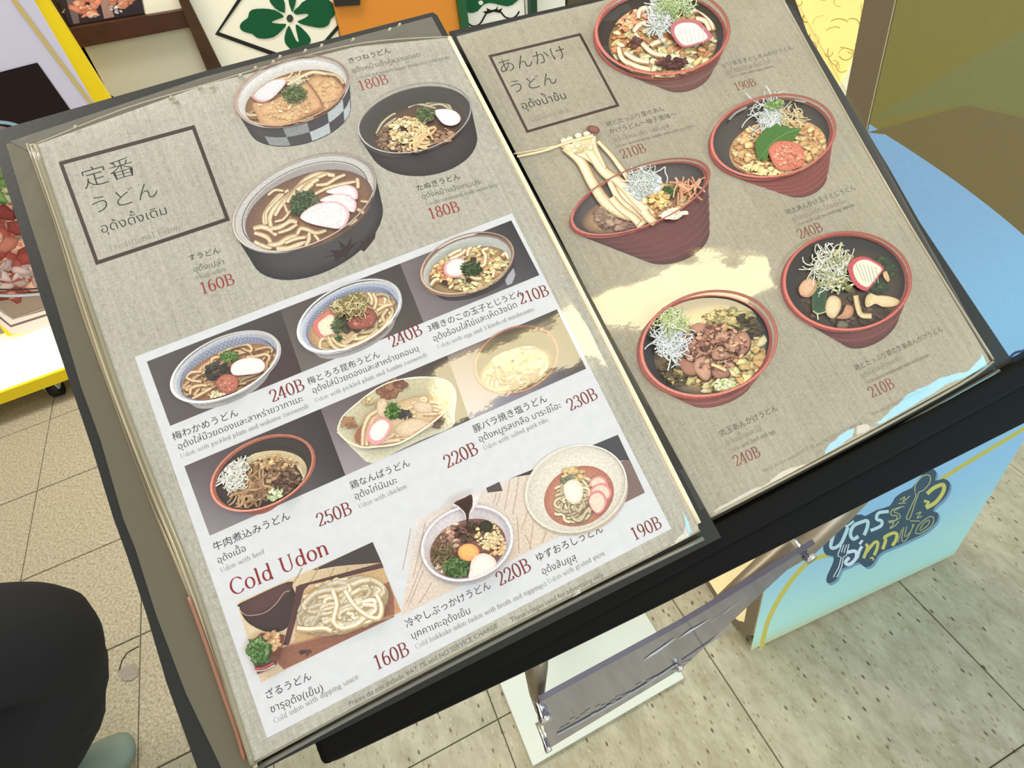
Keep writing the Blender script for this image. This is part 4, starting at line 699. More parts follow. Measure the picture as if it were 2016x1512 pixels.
E = (340, 510, 220, 182, -30); p.ell((346, 530, 214, 180, -28), (206, 196, 200), (196, 184, 188)); p.ell(E, (222, 214, 222), (206, 196, 206), off=(40, -60)); S = (345, 535, 182, 142, -30); p.ell(S, (150, 92, 74), (134, 84, 74)); p.clip = (780 + S[0] * K, 860 + S[1] * K, S[2] * K, S[3] * K, S[4] * K)
p.clump((250, 470), 70, 60, 70, 17, ((226, 176, 150), (206, 140, 116), (236, 204, 180), (180, 104, 84)), 121, .7); p.clump((345, 455), 62, 46, 60, 15, ((84, 62, 46), (64, 46, 38), (112, 84, 60)), 122); p.clump((440, 470), 60, 66, 90, 13, ((246, 222, 150), (236, 198, 120), (250, 236, 184)), 123, .7); p.clump((480, 520), 50, 50, 40, 14, ((230, 176, 116), (244, 216, 170)), 124, .75); p.clump((230, 640), 60, 40, 40, 14, ((214, 190, 170), (180, 130, 104)), 126, .75)
p.shreds((230, 560), 90, 70, 70, 6, ((86, 80, 56), (112, 100, 66), (150, 118, 86)), 125, .6); p.blob([(430 + 34 * math.cos(a), 430 + 28 * math.sin(a)) for a in np.arange(0, 6.28, .5)], (60, 60, 46), (40, 42, 34))
green(p, (290, 625), 84, 70, 150, 7, 127, ((84, 118, 62), (60, 92, 46), (112, 146, 84))); p.blob([(347 + 52 * math.cos(a), 553 + 42 * math.sin(a)) for a in np.arange(0, 6.28, .3)], (250, 172, 66), (206, 112, 30), off=(-8, -14)); p.clip = None
p.blob(csm([(352, 640), (362, 590), (400, 560), (440, 562), (476, 590), (470, 630), (420, 660), (350, 680)]), (240, 228, 222), (226, 190, 186)); p.ring(E, esc(E, .93), lambda t: ((204, 196, 206), (236, 230, 238)))
p.blob(csm([(270, 330), (320, 290), (362, 276), (400, 262), (400, 300), (372, 350), (350, 380), (342, 420), (332, 380), (300, 340)]), (230, 220, 222), (214, 200, 204)); p.blob(csm([(278, 318), (330, 292), (362, 280), (366, 330), (350, 370), (345, 430), (338, 420), (332, 370), (300, 335)]), (60, 40, 36), (84, 58, 50)); p.done('dish_photo', INK, left, 'picture of two cold udon bowls on a pale mat')
# ================================================================== print on the right page
GB = (128, 118, 100); D2 = (70, 62, 54); R2 = (132, 66, 56)
def tr(s_, p0, p1, col=D2, **k): return text(MP, s_, p0, p1, col, right, INKF, base=RW, w=RW + 3e-5, **k)
frame_box([(961, 109), (1143, 65), (1220, 209), (1037, 262)], right, RW, wd=5.)
tr('あんかけ', (984, 144), (1117, 112), DK, off=-.012); tr('うどん', (1005, 184), (1098, 162), DK, off=-.012); tr('อุด้งน้ำข้น', (1028, 216), (1116, 194), DK); tr('Ankake Udon', (1041, 242), (1124, 219), (140, 132, 118), serif=True, thick=.05, thin=.02)
tr('鶏とたっぷり茸のあん', (1195, 249), (1308, 217)); tr('かけうどん〜柚子風味〜', (1201, 264), (1333, 228)); tr('อุด้งไก่และเห็ด รสส้มยูสุ', (1210, 280), (1318, 251), GB); tr('Chicken and mushroom ankake udon with yuzu flavor', (1212, 291), (1370, 249), GB, serif=True)
tr('ピリ辛玉子とじあんかけうどん', (1423, 134), (1562, 97)); tr('อุด้งซอสเผ็ดไข่', (1432, 147), (1517, 125), GB); tr('Spicy udon with egg ankake', (1436, 154), (1524, 132), GB, serif=True)
tr('明太あんかけ玉子とじうどん', (1549, 423), (1685, 372)); tr('อุด้งเมนไทโกะ ไข่ซอสข้น', (1560, 437), (1666, 399), GB); tr('Udon with cod roe and egg ankake', (1566, 447), (1683, 405), GB, serif=True)
tr('肉玉あんかけうどん', (1419, 860), (1532, 807)); tr('อุด้งเนื้อและไข่', (1430, 878), (1499, 847), GB); tr('Udon with beef and egg', (1437, 892), (1527, 851), GB, serif=True)
tr('鶏とたっぷり茸の生姜あんかけうどん', (1685, 730), (1857, 651)); tr('อุด้งไก่ใส่เห็ดและขิง', (1696, 746), (1777, 707), GB); tr('Chicken and mushroom udon with ginger', (1703, 758), (1831, 700), GB, serif=True)
tr('Prices do not include VAT 7% and NO SERVICE CHARGE', (1503, 931), (1699, 834), GB); tr('These images used for advertising only', (1714, 820), (1829, 765), GB)
for s_, a, b in (('210B', (1225, 313), (1275, 298)), ('190B', (1449, 179), (1491, 168)), ('240B', (1575, 471), (1623, 454)), ('240B', (1449, 919), (1500, 897)), ('210B', (1716, 784), (1764, 762))): tr(s_, a, b, R2, serif=True, name='price', ys=1.12, thick=.095, thin=.034)
RC = (150, 62, 54); BK = (54, 48, 46)
def rbowl(p, E, foot, K, ox, oy, S, sc1, sc2, body=(132, 58, 54), body2=(104, 46, 46), inner=(70, 62, 58), inner2=(52, 46, 44), ridges=4):
    h = hull(epts(E) + epts(foot)); p.blob(h, body, body2, off=(E[2] * .2, E[3] * .3))
    for i in range(ridges):
        t = (i + 1) / (ridges + 1); Q = tuple(a * (1 - t) + b * t for a, b in zip(E, foot)); pts = [epoint(Q, a) for a in np.arange(-.15, 2.2, .18)]; p.rib(pts, E[3] * .045, tuple(v * 1.08 for v in body), tuple(v * .93 for v in body), .3, sm=False)
    p.ell(E, (176, 82, 66), (176, 82, 66)); p.ell(esc(E, .945), inner, inner2, off=(-E[2] * .3, -E[3] * .2)); p.ell(S, sc1, sc2); p.clip = (ox + S[0] * K, oy + S[1] * K, S[2] * K, S[3] * K, S[4] * K)
def rp(ox, oy, K): return dish(ox, oy, K, RW, right)
NEG = ((228, 232, 236), (212, 218, 220), (238, 240, 242), (198, 208, 196))
# top: spicy egg bowl
K = .14881; p = rp(1150, 0, K); E = (1005, 480, 890, 585, -10); foot = (1330, 960, 370, 265, -60); S = (1040, 560, 715, 480, -10); rbowl(p, E, foot, K, 1150, 0, S, (214, 170, 100), (150, 112, 66), (128, 76, 68), (106, 58, 56), ridges=1)
p.clump((1040, 600), 680, 430, 330, 70, ((238, 206, 128), (244, 226, 164), (226, 164, 88), (222, 138, 66), (246, 236, 190)), 131, .7); p.clump((620, 330), 210, 150, 60, 50, ((226, 140, 84), (236, 176, 122)), 132, .75)
for q_ in ([(700, 280), (720, 180), (800, 140), (840, 200)], [(640, 460), (700, 380), (800, 330)], [(660, 480), (760, 620), (900, 740), (1080, 770)], [(440, 660), (480, 800), (600, 900)], [(520, 730), (660, 820), (840, 860)], [(560, 860), (700, 920), (860, 960)], [(1380, 200), (1500, 170), (1640, 300), (1680, 430)], [(1460, 280), (1580, 320), (1640, 440)], [(860, 640), (960, 590), (1060, 560)]): p.rib([(x + 10, y + 14) for x, y in q_], 70, (170, 120, 70)); p.rib(q_, 60, (246, 234, 206), (206, 174, 128), .2)
p.clump((1150, 870), 200, 60, 50, 50, ((98, 52, 52), (120, 70, 64), (78, 40, 42)), 133); p.clump((650, 600), 70, 70, 16, 44, ((92, 50, 52), (112, 68, 64)), 134)
p.clump((960, 280), 130, 190, 30, 70, ((226, 228, 230), (214, 216, 216)), 135, .85); p.clip = None; p.shreds((980, 280), 190, 330, 170, 15, NEG, 136, .5, (.4, .9)); p.shreds((1180, 100), 280, 190, 130, 13, ((178, 200, 130), (150, 178, 100), (216, 226, 190)), 137, 1.6)
naruto(p, [(1110, 480), (1150, 370), (1290, 325), (1450, 340), (1560, 430), (1660, 570), (1500, 650), (1290, 700), (1180, 620)], (192, 96, 108), (232, 226, 226), .8, (0, 14))
for i in range(6): p.rib([(1235 + i * 62, 440), (1250 + i * 58, 530), (1290 + i * 50, 640)], 9, (206, 200, 202))
rim(p, E, .05, (178, 72, 58), (204, 104, 84)); p.done('dish_photo', INK, right, 'red rimmed bowl with spicy egg, white leek and fish cake')
# cod roe bowl
K = .34722; p = rp(1316, 0, K); E = (578, 790, 355, 238, -40); foot = (760, 1015, 140, 106, -20); S = (620, 840, 275, 168, -30); rbowl(p, E, foot, K, 1316, 0, S, (232, 180, 104), (196, 140, 84), (140, 58, 50), (112, 46, 44), (84, 76, 72), (60, 54, 52))
p.clump((630, 840), 270, 160, 260, 24, ((236, 182, 104), (226, 160, 84), (244, 214, 146), (240, 200, 130)), 141, .82); p.clump((560, 970), 190, 36, 60, 20, ((246, 228, 160), (240, 214, 138)), 142, .85); p.clip = None
p.clump((580, 680), 70, 60, 30, 24, ((226, 226, 226), (210, 214, 210)), 143, .85); p.shreds((565, 670), 110, 110, 110, 5, NEG, 144, 1.4); p.shreds((690, 680), 80, 60, 50, 5, ((238, 214, 160), (222, 190, 130)), 148); p.clump((585, 610), 50, 30, 26, 14, ((140, 176, 92), (108, 150, 70)), 145)
p.poly([(480, 810), (520, 770), (535, 745), (570, 740), (600, 715), (620, 735), (650, 730), (680, 745), (740, 745), (710, 790), (690, 820), (640, 815), (600, 830), (560, 870), (540, 930), (515, 915), (500, 930), (482, 880)], (72, 118, 46)); p.rib([(520, 900), (570, 830), (660, 770), (730, 750)], 4, (110, 150, 80)); p.blob(csm([(555, 860), (600, 820), (680, 820), (740, 850), (755, 920), (740, 960), (640, 985), (590, 960), (560, 900)]), (222, 116, 84), (196, 88, 60)); p.clump((660, 900), 80, 66, 60, 17, ((226, 124, 90), (210, 102, 72), (238, 150, 116)), 146, .85)
p.rib([(330, 700), (370, 660), (430, 630)], 12, (150, 146, 144)); p.rib([(700, 590), (760, 600)], 8, (170, 168, 170)); rim(p, E, .05, (170, 70, 62), (206, 108, 90)); p.done('dish_photo', INK, right, 'red bowl with cod roe, shiso leaf and egg')
# chopsticks lifting noodles
K = .15873; p = rp(1100, 240, K); E = (990, 965, 862, 480, -280); foot = (1400, 1440, 470, 330, -80); S = (990, 1060, 700, 330, -190); rbowl(p, E, foot, K, 1100, 240, S, (206, 160, 110), (110, 84, 72), (116, 58, 60), (84, 50, 54), (96, 90, 92), (58, 52, 54), 5)
p.clump((1380, 1000), 330, 200, 130, 56, ((236, 186, 116), (226, 156, 100), (244, 214, 150), (206, 128, 88)), 151, .72); p.clump((760, 1240), 230, 110, 60, 54, ((140, 96, 84), (170, 128, 108), (112, 76, 72)), 152, .75); p.clump((560, 1200), 130, 130, 36, 50, ((180, 150, 120), (150, 120, 100)), 153, .8); p.clip = None
for q_, w_ in (([(70, 330), (260, 500), (400, 760), (560, 1000), (760, 1130), (880, 1160)], (100, 150)), ([(180, 380), (420, 500), (620, 720), (760, 900), (1000, 1120), (1160, 1230)], (60, 130)), ([(330, 300), (420, 450), (560, 640), (760, 780), (960, 1000), (1140, 1180)], (110, 120)), ([(420, 200), (440, 330), (500, 450), (570, 590)], (70, 26)), ([(480, 260), (640, 430), (760, 590), (860, 730), (1000, 900), (1080, 1020)], (46, 80)), ([(620, 760), (740, 980), (880, 1120), (1020, 1300)], (60, 130)), ([(640, 960), (760, 1090), (900, 1190), (980, 1270)], (90, 90)), ([(1040, 1120), (1100, 1200), (1180, 1270)], (110, 90))):
    p.rib([(x + 10, y + 6) for x, y in q_], (w_[0] * 1.15, w_[1] * 1.12), (186, 142, 88), (160, 114, 66)); p.rib(q_, w_, (248, 236, 200), (208, 172, 112))
p.poly([(60, 330), (400, 210), (420, 330), (330, 420), (200, 400)], (232, 208, 154)); p.clump((240, 330), 150, 50, 14, 60, ((244, 226, 180), (230, 204, 150)), 154, .9)
for c in ((60, 255), (130, 235), (235, 190), (340, 170)): p.blob([(c[0] + 42 * math.cos(a), c[1] + 34 * math.sin(a)) for a in np.arange(0, 6.28, .6)], (248, 238, 214), (226, 206, 164))
p.rib([(-520, 450), (-200, 380), (60, 290), (300, 220), (420, 190)], (26, 50), (240, 222, 176), (196, 160, 104)); p.rib([(-560, 415), (-300, 370), (-60, 320)], 14, (236, 214, 168), (200, 170, 120))
p.blob(csm([(345, 90), (400, 65), (480, 90), (497, 140), (440, 165), (370, 135)]), (150, 84, 78), (84, 40, 40), off=(10, -10))
p.clump((1040, 820), 170, 150, 40, 90, ((232, 234, 238), (222, 226, 232)), 155, .92); p.shreds((1010, 760), 220, 200, 150, 12, NEG, 156, 1.8, (.3, .7)); p.rib([(1150, 670), (1240, 630), (1300, 590), (1300, 650), (1330, 720), (1320, 790)], 12, (230, 228, 224)); p.rib([(960, 600), (1000, 600), (1040, 640)], 12, (230, 232, 234))
p.clump((1360, 900), 100, 70, 40, 36, ((74, 100, 54), (54, 78, 42), (96, 120, 70)), 157); p.clump((1230, 1000), 120, 100, 36, 40, ((240, 202, 104), (232, 170, 86), (250, 224, 140)), 158, .8); p.shreds((1560, 860), 220, 140, 40, 20, ((220, 140, 96), (236, 178, 130)), 159, .4); p.clump((1380, 1180), 160, 50, 30, 60, ((250, 244, 220), (240, 228, 190)), 160, .9)
rim(p, E, .045, (150, 70, 66), (190, 104, 92)); p.done('dish_photo', INK, right, 'red bowl with chopsticks lifting noodles')
# beef and egg bowl
K = .14881; p = rp(1240, 560, K); E = (990, 820, 900, 700, -90); foot = (1190, 1380, 440, 255, -120); S = (1060, 860, 745, 600, -70); rbowl(p, E, foot, K, 1240, 560, S, (206, 172, 104), (90, 84, 76), (150, 74, 66), (124, 58, 54), (52, 54, 60), (36, 40, 48), 1)
EG2 = ((236, 214, 140), (244, 230, 178), (222, 186, 110), (206, 160, 92)); p.clump((1200, 960), 600, 460, 330, 76, EG2, 161, .72); p.clump((1280, 450), 330, 100, 60, 60, ((214, 190, 120), (196, 176, 110), (150, 140, 86)), 162, .72); p.clump((1500, 620), 220, 180, 40, 60, ((66, 62, 54), (92, 80, 62)), 163); p.clump((560, 1200), 180, 160, 60, 50, ((110, 92, 66), (190, 166, 110), (88, 76, 58)), 164)
for i, q_ in enumerate(([(600, 860), (700, 720), (830, 700), (850, 880), (700, 960), (640, 900)], [(760, 990), (860, 880), (1000, 860), (1060, 880), (1030, 940), (900, 970)], [(860, 740), (900, 580), (1020, 540), (1080, 700), (1060, 860), (900, 880)], [(1050, 740), (1100, 650), (1330, 640), (1420, 720), (1340, 800), (1120, 810)], [(1050, 920), (1160, 860), (1300, 960), (1220, 1010), (1080, 1010)], [(590, 1020), (700, 1000), (860, 1100), (840, 1210), (720, 1210), (640, 1120)], [(830, 1010), (1000, 970), (1040, 1100), (1030, 1250), (960, 1290), (880, 1230), (820, 1130)], [(1330, 740), (1480, 640), (1560, 760), (1520, 900), (1400, 960)], [(1060, 1140), (1250, 1120), (1280, 1230), (1100, 1260)], [(1200, 780), (1360, 760), (1420, 860), (1300, 920)], [(760, 600), (880, 540), (980, 560), (900, 700)], [(940, 620), (1050, 560), (1090, 640), (1060, 760)])):
    p.blob([(x + 12, y + 22) for x, y in csm(q_)], (84, 52, 46), (96, 62, 52)); cl = ((206, 150, 122), (190, 132, 108), (176, 118, 98))[i % 3]; p.blob(csm(q_), cl, tuple(v * .72 for v in cl), off=(-20, -30))
p.clump((1080, 850), 420, 300, 120, 42, ((196, 140, 112), (160, 106, 88), (216, 170, 136), (110, 70, 62)), 165, .68); p.rib([(1040, 1080), (1120, 1110), (1230, 1160)], 44, (232, 206, 150), (196, 156, 104)); p.clump((1190, 1340), 150, 70, 40, 36, ((216, 226, 170), (176, 198, 120), (236, 232, 196)), 166, .8)
p.clip = None; p.clump((480, 740), 130, 130, 30, 60, ((212, 218, 228), (196, 206, 218)), 167, .9); p.shreds((500, 760), 240, 330, 190, 15, ((222, 228, 236), (204, 214, 226), (232, 236, 240)), 168, .7, (.4, .9)); p.shreds((520, 520), 220, 170, 100, 14, ((196, 210, 130), (160, 186, 100), (226, 232, 200)), 169, 1.8)
rim(p, E, .05, (176, 80, 66), (212, 112, 92)); p.done('dish_photo', INK, right, 'red rimmed bowl with beef and egg')
# ginger chicken bowl
p = rp(1520, 450, K); E = (955, 720, 850, 655, -10); foot = (1290, 1290, 390, 300, -140); S = (1010, 800, 705, 545, -20); rbowl(p, E, foot, K, 1520, 450, S, (88, 70, 52), (58, 50, 42), (124, 60, 58), (92, 46, 48), (56, 54, 52), (44, 44, 44), 1)
p.clump((1000, 950), 600, 330, 130, 60, ((92, 68, 50), (72, 54, 42), (112, 84, 60)), 171, .8); p.clump((1450, 520), 180, 140, 40, 70, ((64, 84, 42), (50, 70, 36)), 172, .75); p.clump((1380, 760), 110, 90, 30, 50, ((56, 84, 44), (44, 66, 36)), 173)
p.clump((830, 430), 200, 130, 70, 46, ((190, 172, 110), (206, 196, 146), (170, 144, 84)), 174, .75); p.blob(csm([(510, 880), (560, 800), (640, 780), (700, 850), (690, 1050), (660, 1130), (560, 1150), (510, 1080)]), (46, 80, 52), (66, 104, 60))
for q_, c1, c2 in (([(330, 800), (400, 700), (500, 670), (580, 720), (560, 830), (470, 920), (360, 900)], (232, 180, 136), (190, 124, 80)), ([(680, 1060), (720, 930), (800, 900), (880, 960), (880, 1080), (800, 1200), (710, 1170)], (236, 212, 166), (196, 152, 102)), ([(1210, 1040), (1210, 930), (1270, 870), (1360, 900), (1440, 900), (1560, 920), (1660, 970), (1600, 1040), (1440, 1050), (1340, 1010), (1260, 1050)], (236, 210, 156), (200, 164, 106)), ([(820, 1200), (900, 1140), (960, 1020), (1050, 1060), (1040, 1160), (960, 1210)], (206, 144, 98), (150, 92, 60)), ([(830, 1290), (870, 1230), (960, 1250), (990, 1300), (930, 1340), (850, 1330)], (120, 112, 92), (64, 58, 52)), ([(1440, 600), (1490, 580), (1530, 690), (1500, 720), (1450, 660)], (220, 180, 124), (180, 140, 90))): p.blob(csm(q_), c1, c2, off=(-10, -20))
p.rib([(1080, 900), (1110, 1060), (1160, 1160), (1290, 1170)], 70, (232, 208, 156), (188, 156, 104)); p.clip = None; p.shreds((740, 560), 330, 330, 200, 14, ((222, 222, 206), (196, 200, 178), (238, 238, 226), (166, 176, 120)), 175, 1.5, (.3, .8)); p.clump((860, 760), 160, 110, 40, 34, ((196, 194, 140), (220, 216, 176), (130, 136, 80)), 176, .75); p.rib([(880, 210), (850, 300), (780, 390)], 26, (206, 200, 150)); p.rib([(500, 1110), (570, 1150), (680, 1120)], 14, (190, 196, 150)); p.rib([(560, 1150), (570, 1230)], 18, (200, 206, 170))
naruto(p, [(960, 560), (1010, 450), (1120, 400), (1250, 420), (1430, 540), (1380, 640), (1260, 800), (1180, 850), (1040, 760)], (196, 50, 72), (232, 226, 206), .8, (22, 0))
for i in range(6): p.rib([(1060 + i * 52, 480 + i * 12), (1110 + i * 48, 600 + i * 14), (1160 + i * 40, 720 + i * 6)], 10, (176, 168, 152))
rim(p, E, .05, (178, 68, 56), (206, 98, 80)); p.done('dish_photo', INK, right, 'red rimmed bowl with chicken, leek and pink fish cake')
# ================================================================== L-shaped promotional stand on the right
yaw = math.atan2(-.0323, .4973); ln = math.atan(.148); U = np.array([math.cos(yaw), math.sin(yaw), 0]); Hh = np.array([-U[1], U[0], 0])
V = np.array([0, 0, 1]) * math.cos(ln) + Hh * math.sin(ln); NN = np.cross(U, V); O_ = atZ(1475, 1285)
SP = Pl(O_, U, V, NN)
M_CREAM = mat('cream_laminate', (236, 222, 176), .45, .4); M_TAUPE = mat('taupe_edge', (128, 116, 94), .45, .4, bump=.1, bscale=80)
sm = Matrix(((U[0], Hh[0], 0, O_[0]), (U[1], Hh[1], 0, O_[1]), (0, 0, 1, O_[2]), (0, 0, 0, 1)))
std = empty('display_stand', mat=sm); tag(std, 'L-shaped display stand with olive to sky blue front and a fork and spoon emblem', 'display stand')
# bent sheet profile (local: x along width, y back, z up)
th = .028; ctr = []
H_ = 1.75
for i in range(13): z = H_ + (.075 - H_) * i / 12; ctr.append((math.tan(ln) * z + th / 2, z))
for i in range(1, 9):
    a = math.radians(180 + 90 * i / 8); ctr.append((.075 + .011 + th / 2 + .075 * math.cos(a) * .95, .075 + (.075 - th / 2) * math.sin(a)))
for i in range(1, 5): ctr.append((.1 + .115 * i, th / 2 + .0005))
vs = []; fs = []; n = len(ctr); WD = .503
for i, (y, z) in enumerate(ctr):
    a, b = ctr[max(i - 1, 0)], ctr[min(i + 1, n - 1)]; t = np.array([b[0] - a[0], b[1] - a[1]]); t = t / np.linalg.norm(t); nn = np.array([-t[1], t[0]])   # inward normal
    for x in (0, WD): vs += [(x, y - nn[0] * th / 2, z - nn[1] * th / 2), (x, y + nn[0] * th / 2, z + nn[1] * th / 2)]
for i in range(n - 1):
    k = 4 * i; fs += [(k, k + 4, k + 6, k + 2), (k + 1, k + 3, k + 7, k + 5), (k, k + 1, k + 5, k + 4), (k + 2, k + 6, k + 7, k + 3)]
fs += [(0, 2, 3, 1), (4 * n - 4, 4 * n - 3, 4 * n - 1, 4 * n - 2)]
pn = mesh('bent_panel', vs, fs, M_CREAM, std, False); pn.data.materials.append(M_TAUPE)
for i, f_ in enumerate(pn.data.polygons):
    if i % 4 >= 2: f_.material_index = 1
prp = Print(SP, .0012)
def uvq(pts, col):   # polygon straight in panel metres
    prp.w += prp.STEP; i0 = len(prp.v)
    t = tessellate_polygon([[Vector((*p, 0)) for p in pts]])
    for j, p in enumerate(pts): prp.v.append((p[0], p[1], prp.w)); prp.c.append(lin(col[j] if isinstance(col[0], tuple) else col))
    prp.f += [tuple(i0 + a for a in f) for f in t]
def uvgrid(u0, u1, v0, v1, f, nu=12, nv=60):
    prp.w += prp.STEP; i0 = len(prp.v)
    for j in range(nv + 1):
        for i in range(nu + 1):
            u, v = u0 + (u1 - u0) * i / nu, v0 + (v1 - v0) * j / nv; prp.v.append((u, v, prp.w)); prp.c.append(lin(f(u / WD, v)))
    prp.f += [(i0 + j * (nu + 1) + i, i0 + j * (nu + 1) + i + 1, i0 + (j + 1) * (nu + 1) + i + 1, i0 + (j + 1) * (nu + 1) + i) for j in range(nv) for i in range(nu)]
def mixc(a, b, t): t = max(0, min(1, t)); t = t * t * (3 - 2 * t); return tuple(x * (1 - t) + y * t for x, y in zip(a, b))
def bluef(u, v):
    c = mixc((178, 226, 222), (148, 198, 236), (v - .05) / .35); c = mixc(c, (140, 176, 214), (v - .7) / .3); return mixc((196, 198, 150), c, (v + .005 + .02 * u) / .07)
uvgrid(.001, WD - .001, .012, 1.77, bluef)
def arc_v(u): return 1.027 - .66 * u - .25 * u * u
us = [WD * i / 24 for i in range(25)]
uvq([(u + (0 if u > 0 else .001), arc_v(u)) for u in us[:-1]] + [(WD - .001, arc_v(WD)), (WD - .001, 1.765), (.001, 1.765)], (134, 120, 56))
uvq([(.001, 1.02)] + [(u, arc_v(u) + .0) for u in us[1:14]] + [(us[13], arc_v(us[13]) + .12), (us[9], arc_v(us[9]) + .105), (us[5], arc_v(us[5]) + .06)], (124, 106, 64))
uvq([(.001, 1.03), (us[5], arc_v(us[5]) + .06), (us[13], arc_v(us[13]) + .12), (WD - .001, arc_v(WD) + .23), (WD - .001, 1.06), (.3, 1.09), (.12, 1.06)], (128, 122, 72))
for q_, w_ in (([(1497, 1282), (1510, 1225), (1534, 1176), (1568, 1128), (1600, 1100), (1640, 1090)], 9), ([(1850, 944), (1900, 912), (1960, 876), (2030, 834), (2200, 735)], 8)): prp.rib(q_, w_, (196, 190, 98))
prp.zoom(1560, 860, .19841)
BD = [(300, 1110), (310, 1020), (345, 940), (430, 900), (440, 830), (540, 780), (680, 765), (720, 780), (830, 720), (960, 680), (1010, 600), (1090, 540), (1180, 500), (1240, 420), (1310, 345), (1390, 315), (1425, 360), (1410, 430), (1490, 410), (1550, 440), (1555, 510), (1500, 610), (1420, 680), (1390, 735), (1440, 750), (1430, 830), (1330, 930), (1200, 1000), (1050, 1070), (900, 1130), (840, 1180), (790, 1260), (720, 1290), (650, 1240), (560, 1280), (480, 1310), (440, 1400), (380, 1445), (335, 1440), (340, 1370), (395, 1250), (400, 1180), (330, 1165)]
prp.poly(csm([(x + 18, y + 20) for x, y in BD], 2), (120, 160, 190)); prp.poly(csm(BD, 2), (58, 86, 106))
WC, YC, OC = (190, 222, 238), (206, 204, 112), (186, 186, 130)
def lg(path, w, c): prp.rib(path, w, c, c, sm=False)
def lgs(path, w, c): prp.rib(path, w, c, c)
lgs([(405, 960), (375, 1070), (400, 1100), (470, 1060), (520, 960), (545, 890)], 34, WC); lg([(495, 870), (540, 880), (605, 830)], 22, WC)
lgs([(650, 980), (600, 1010), (570, 960), (600, 880), (680, 840), (740, 830), (735, 900), (705, 970)], 34, WC); lgs([(950, 735), (850, 750), (830, 810), (880, 830), (870, 880), (770, 925)], 32, WC)
lgs([(1075, 690), (985, 720), (975, 770), (1030, 780), (1020, 820), (950, 830)], 10, OC); lgs([(1105, 690), (1080, 690), (1000, 735), (1050, 760), (1060, 800), (960, 850)], 8, OC); lgs([(940, 840), (1000, 850), (960, 905), (1020, 870), (1050, 830)], 9, OC); lgs([(1045, 655), (1120, 650)], 9, OC); lgs([(1060, 620), (1110, 590), (1090, 640), (1160, 580)], 9, OC)
lgs([(1210, 540), (1215, 470), (1280, 390), (1350, 375), (1360, 440), (1300, 520), (1250, 545), (1230, 600), (1215, 640), (1160, 800), (1125, 800), (1170, 690), (1215, 590), (1215, 550)], 9, OC)
lgs([(1330, 560), (1400, 500), (1490, 470), (1490, 540), (1420, 640), (1320, 700)], 38, YC); lg([(1300, 630), (1345, 640), (1320, 690)], 30, YC)
# lower line: fork, letters
lg([(480, 1075), (450, 1150), (445, 1175), (480, 1190), (455, 1290), (400, 1385), (440, 1380), (485, 1280), (500, 1190), (530, 1170), (555, 1060)], 9, (226, 240, 250)); lg([(505, 1065), (480, 1140)], 8, (226, 240, 250)); lg([(532, 1062), (505, 1145)], 8, (226, 240, 250))
lgs([(540, 1140), (620, 1130), (625, 1200), (560, 1260), (520, 1240), (560, 1190)], 34, (214, 232, 248)); lg([(635, 1200), (660, 1120), (685, 1080)], 30, (214, 232, 248)); lg([(660, 1060), (690, 1020)], 24, (214, 232, 248))
lgs([(720, 1060), (740, 1090), (700, 1200)], 30, YC); lgs([(720, 1150), (800, 1050), (840, 1040), (835, 1100), (805, 1170)], 30, YC); lg([(765, 1200), (790, 1190), (800, 1220)], 18, YC)
lgs([(890, 1110), (920, 1020), (910, 990), (990, 950), (1030, 960), (1020, 1020), (985, 1075)], 32, YC)
lg([(1040, 1040), (1080, 910)], 8, OC); lgs([(1100, 890), (1080, 1020), (1130, 1010), (1200, 860)], 9, OC); lgs([(1130, 880), (1110, 985), (1170, 930), (1190, 860)], 8, OC); lgs([(1215, 950), (1240, 880), (1330, 800), (1390, 790), (1380, 870), (1270, 950), (1210, 950)], 9, OC); lgs([(1255, 915), (1300, 850), (1350, 820), (1340, 870), (1260, 930)], 8, OC); lgs([(1160, 830), (1260, 830)], 9, OC); lgs([(1220, 760), (1270, 740), (1230, 800), (1280, 780)], 9, OC)
prp.zoom(0, 0, 1)
lgs([(2012, 690), (1996, 694), (1985, 706), (1988, 714), (2000, 702), (1999, 716), (1993, 720)], 5, (52, 72, 120)); prp.poly([(2003, 713), (2014, 684), (2024, 680), (2012, 709)], (56, 76, 126)); prp.poly([(1974, 702), (1980, 695), (1981, 705)], (52, 72, 120))
po = prp.done('front_print', INKF, std); bpy.context.view_layer.update(); po.matrix_parent_inverse = sm.inverted(); po.matrix_world = SP.mat()
# ================================================================== wheeled poster stand, far left
M_YEL = mat('yellow_paint', (250, 222, 30), .4, .4); M_LAV = mat('pale_lilac_panel', (214, 214, 242), .5, .4); M_WHITE = mat('white_board', (250, 246, 226), .5, .3); M_RUB = mat('black_rubber', (16, 14, 14), .5, .4)
YP = 2.1; CPm = Pl((0, YP, 0), (1, 0, 0), (0, 0, 1), (0, -1, 0))
cart = empty('poster_cart', (-1.2, 2.0, 0)); tag(cart, 'yellow framed poster stand on castors at the left with a picture of red meat', 'sign stand')
def keep(o, par): bpy.context.view_layer.update(); mw = o.matrix_world.copy(); o.parent = par; o.matrix_parent_inverse = par.matrix_world.inverted(); o.matrix_world = mw; return o
bpy.context.view_layer.update()
def slab(name, pl, pts, w0, w1, m_, par, px=True):
    q = [pl.m(*p) for p in pts] if px else pts
    a = sum(q[i][0] * q[(i + 1) % len(q)][1] - q[(i + 1) % len(q)][0] * q[i][1] for i in range(len(q)))
    if a < 0: q = q[::-1]
    o = prism(name, q, w0, w1, m_, None); o.matrix_world = pl.mat()
    if par is not None: keep(o, par)
    return o
def ext(p, q, t): return (p[0] + (q[0] - p[0]) * t, p[1] + (q[1] - p[1]) * t)
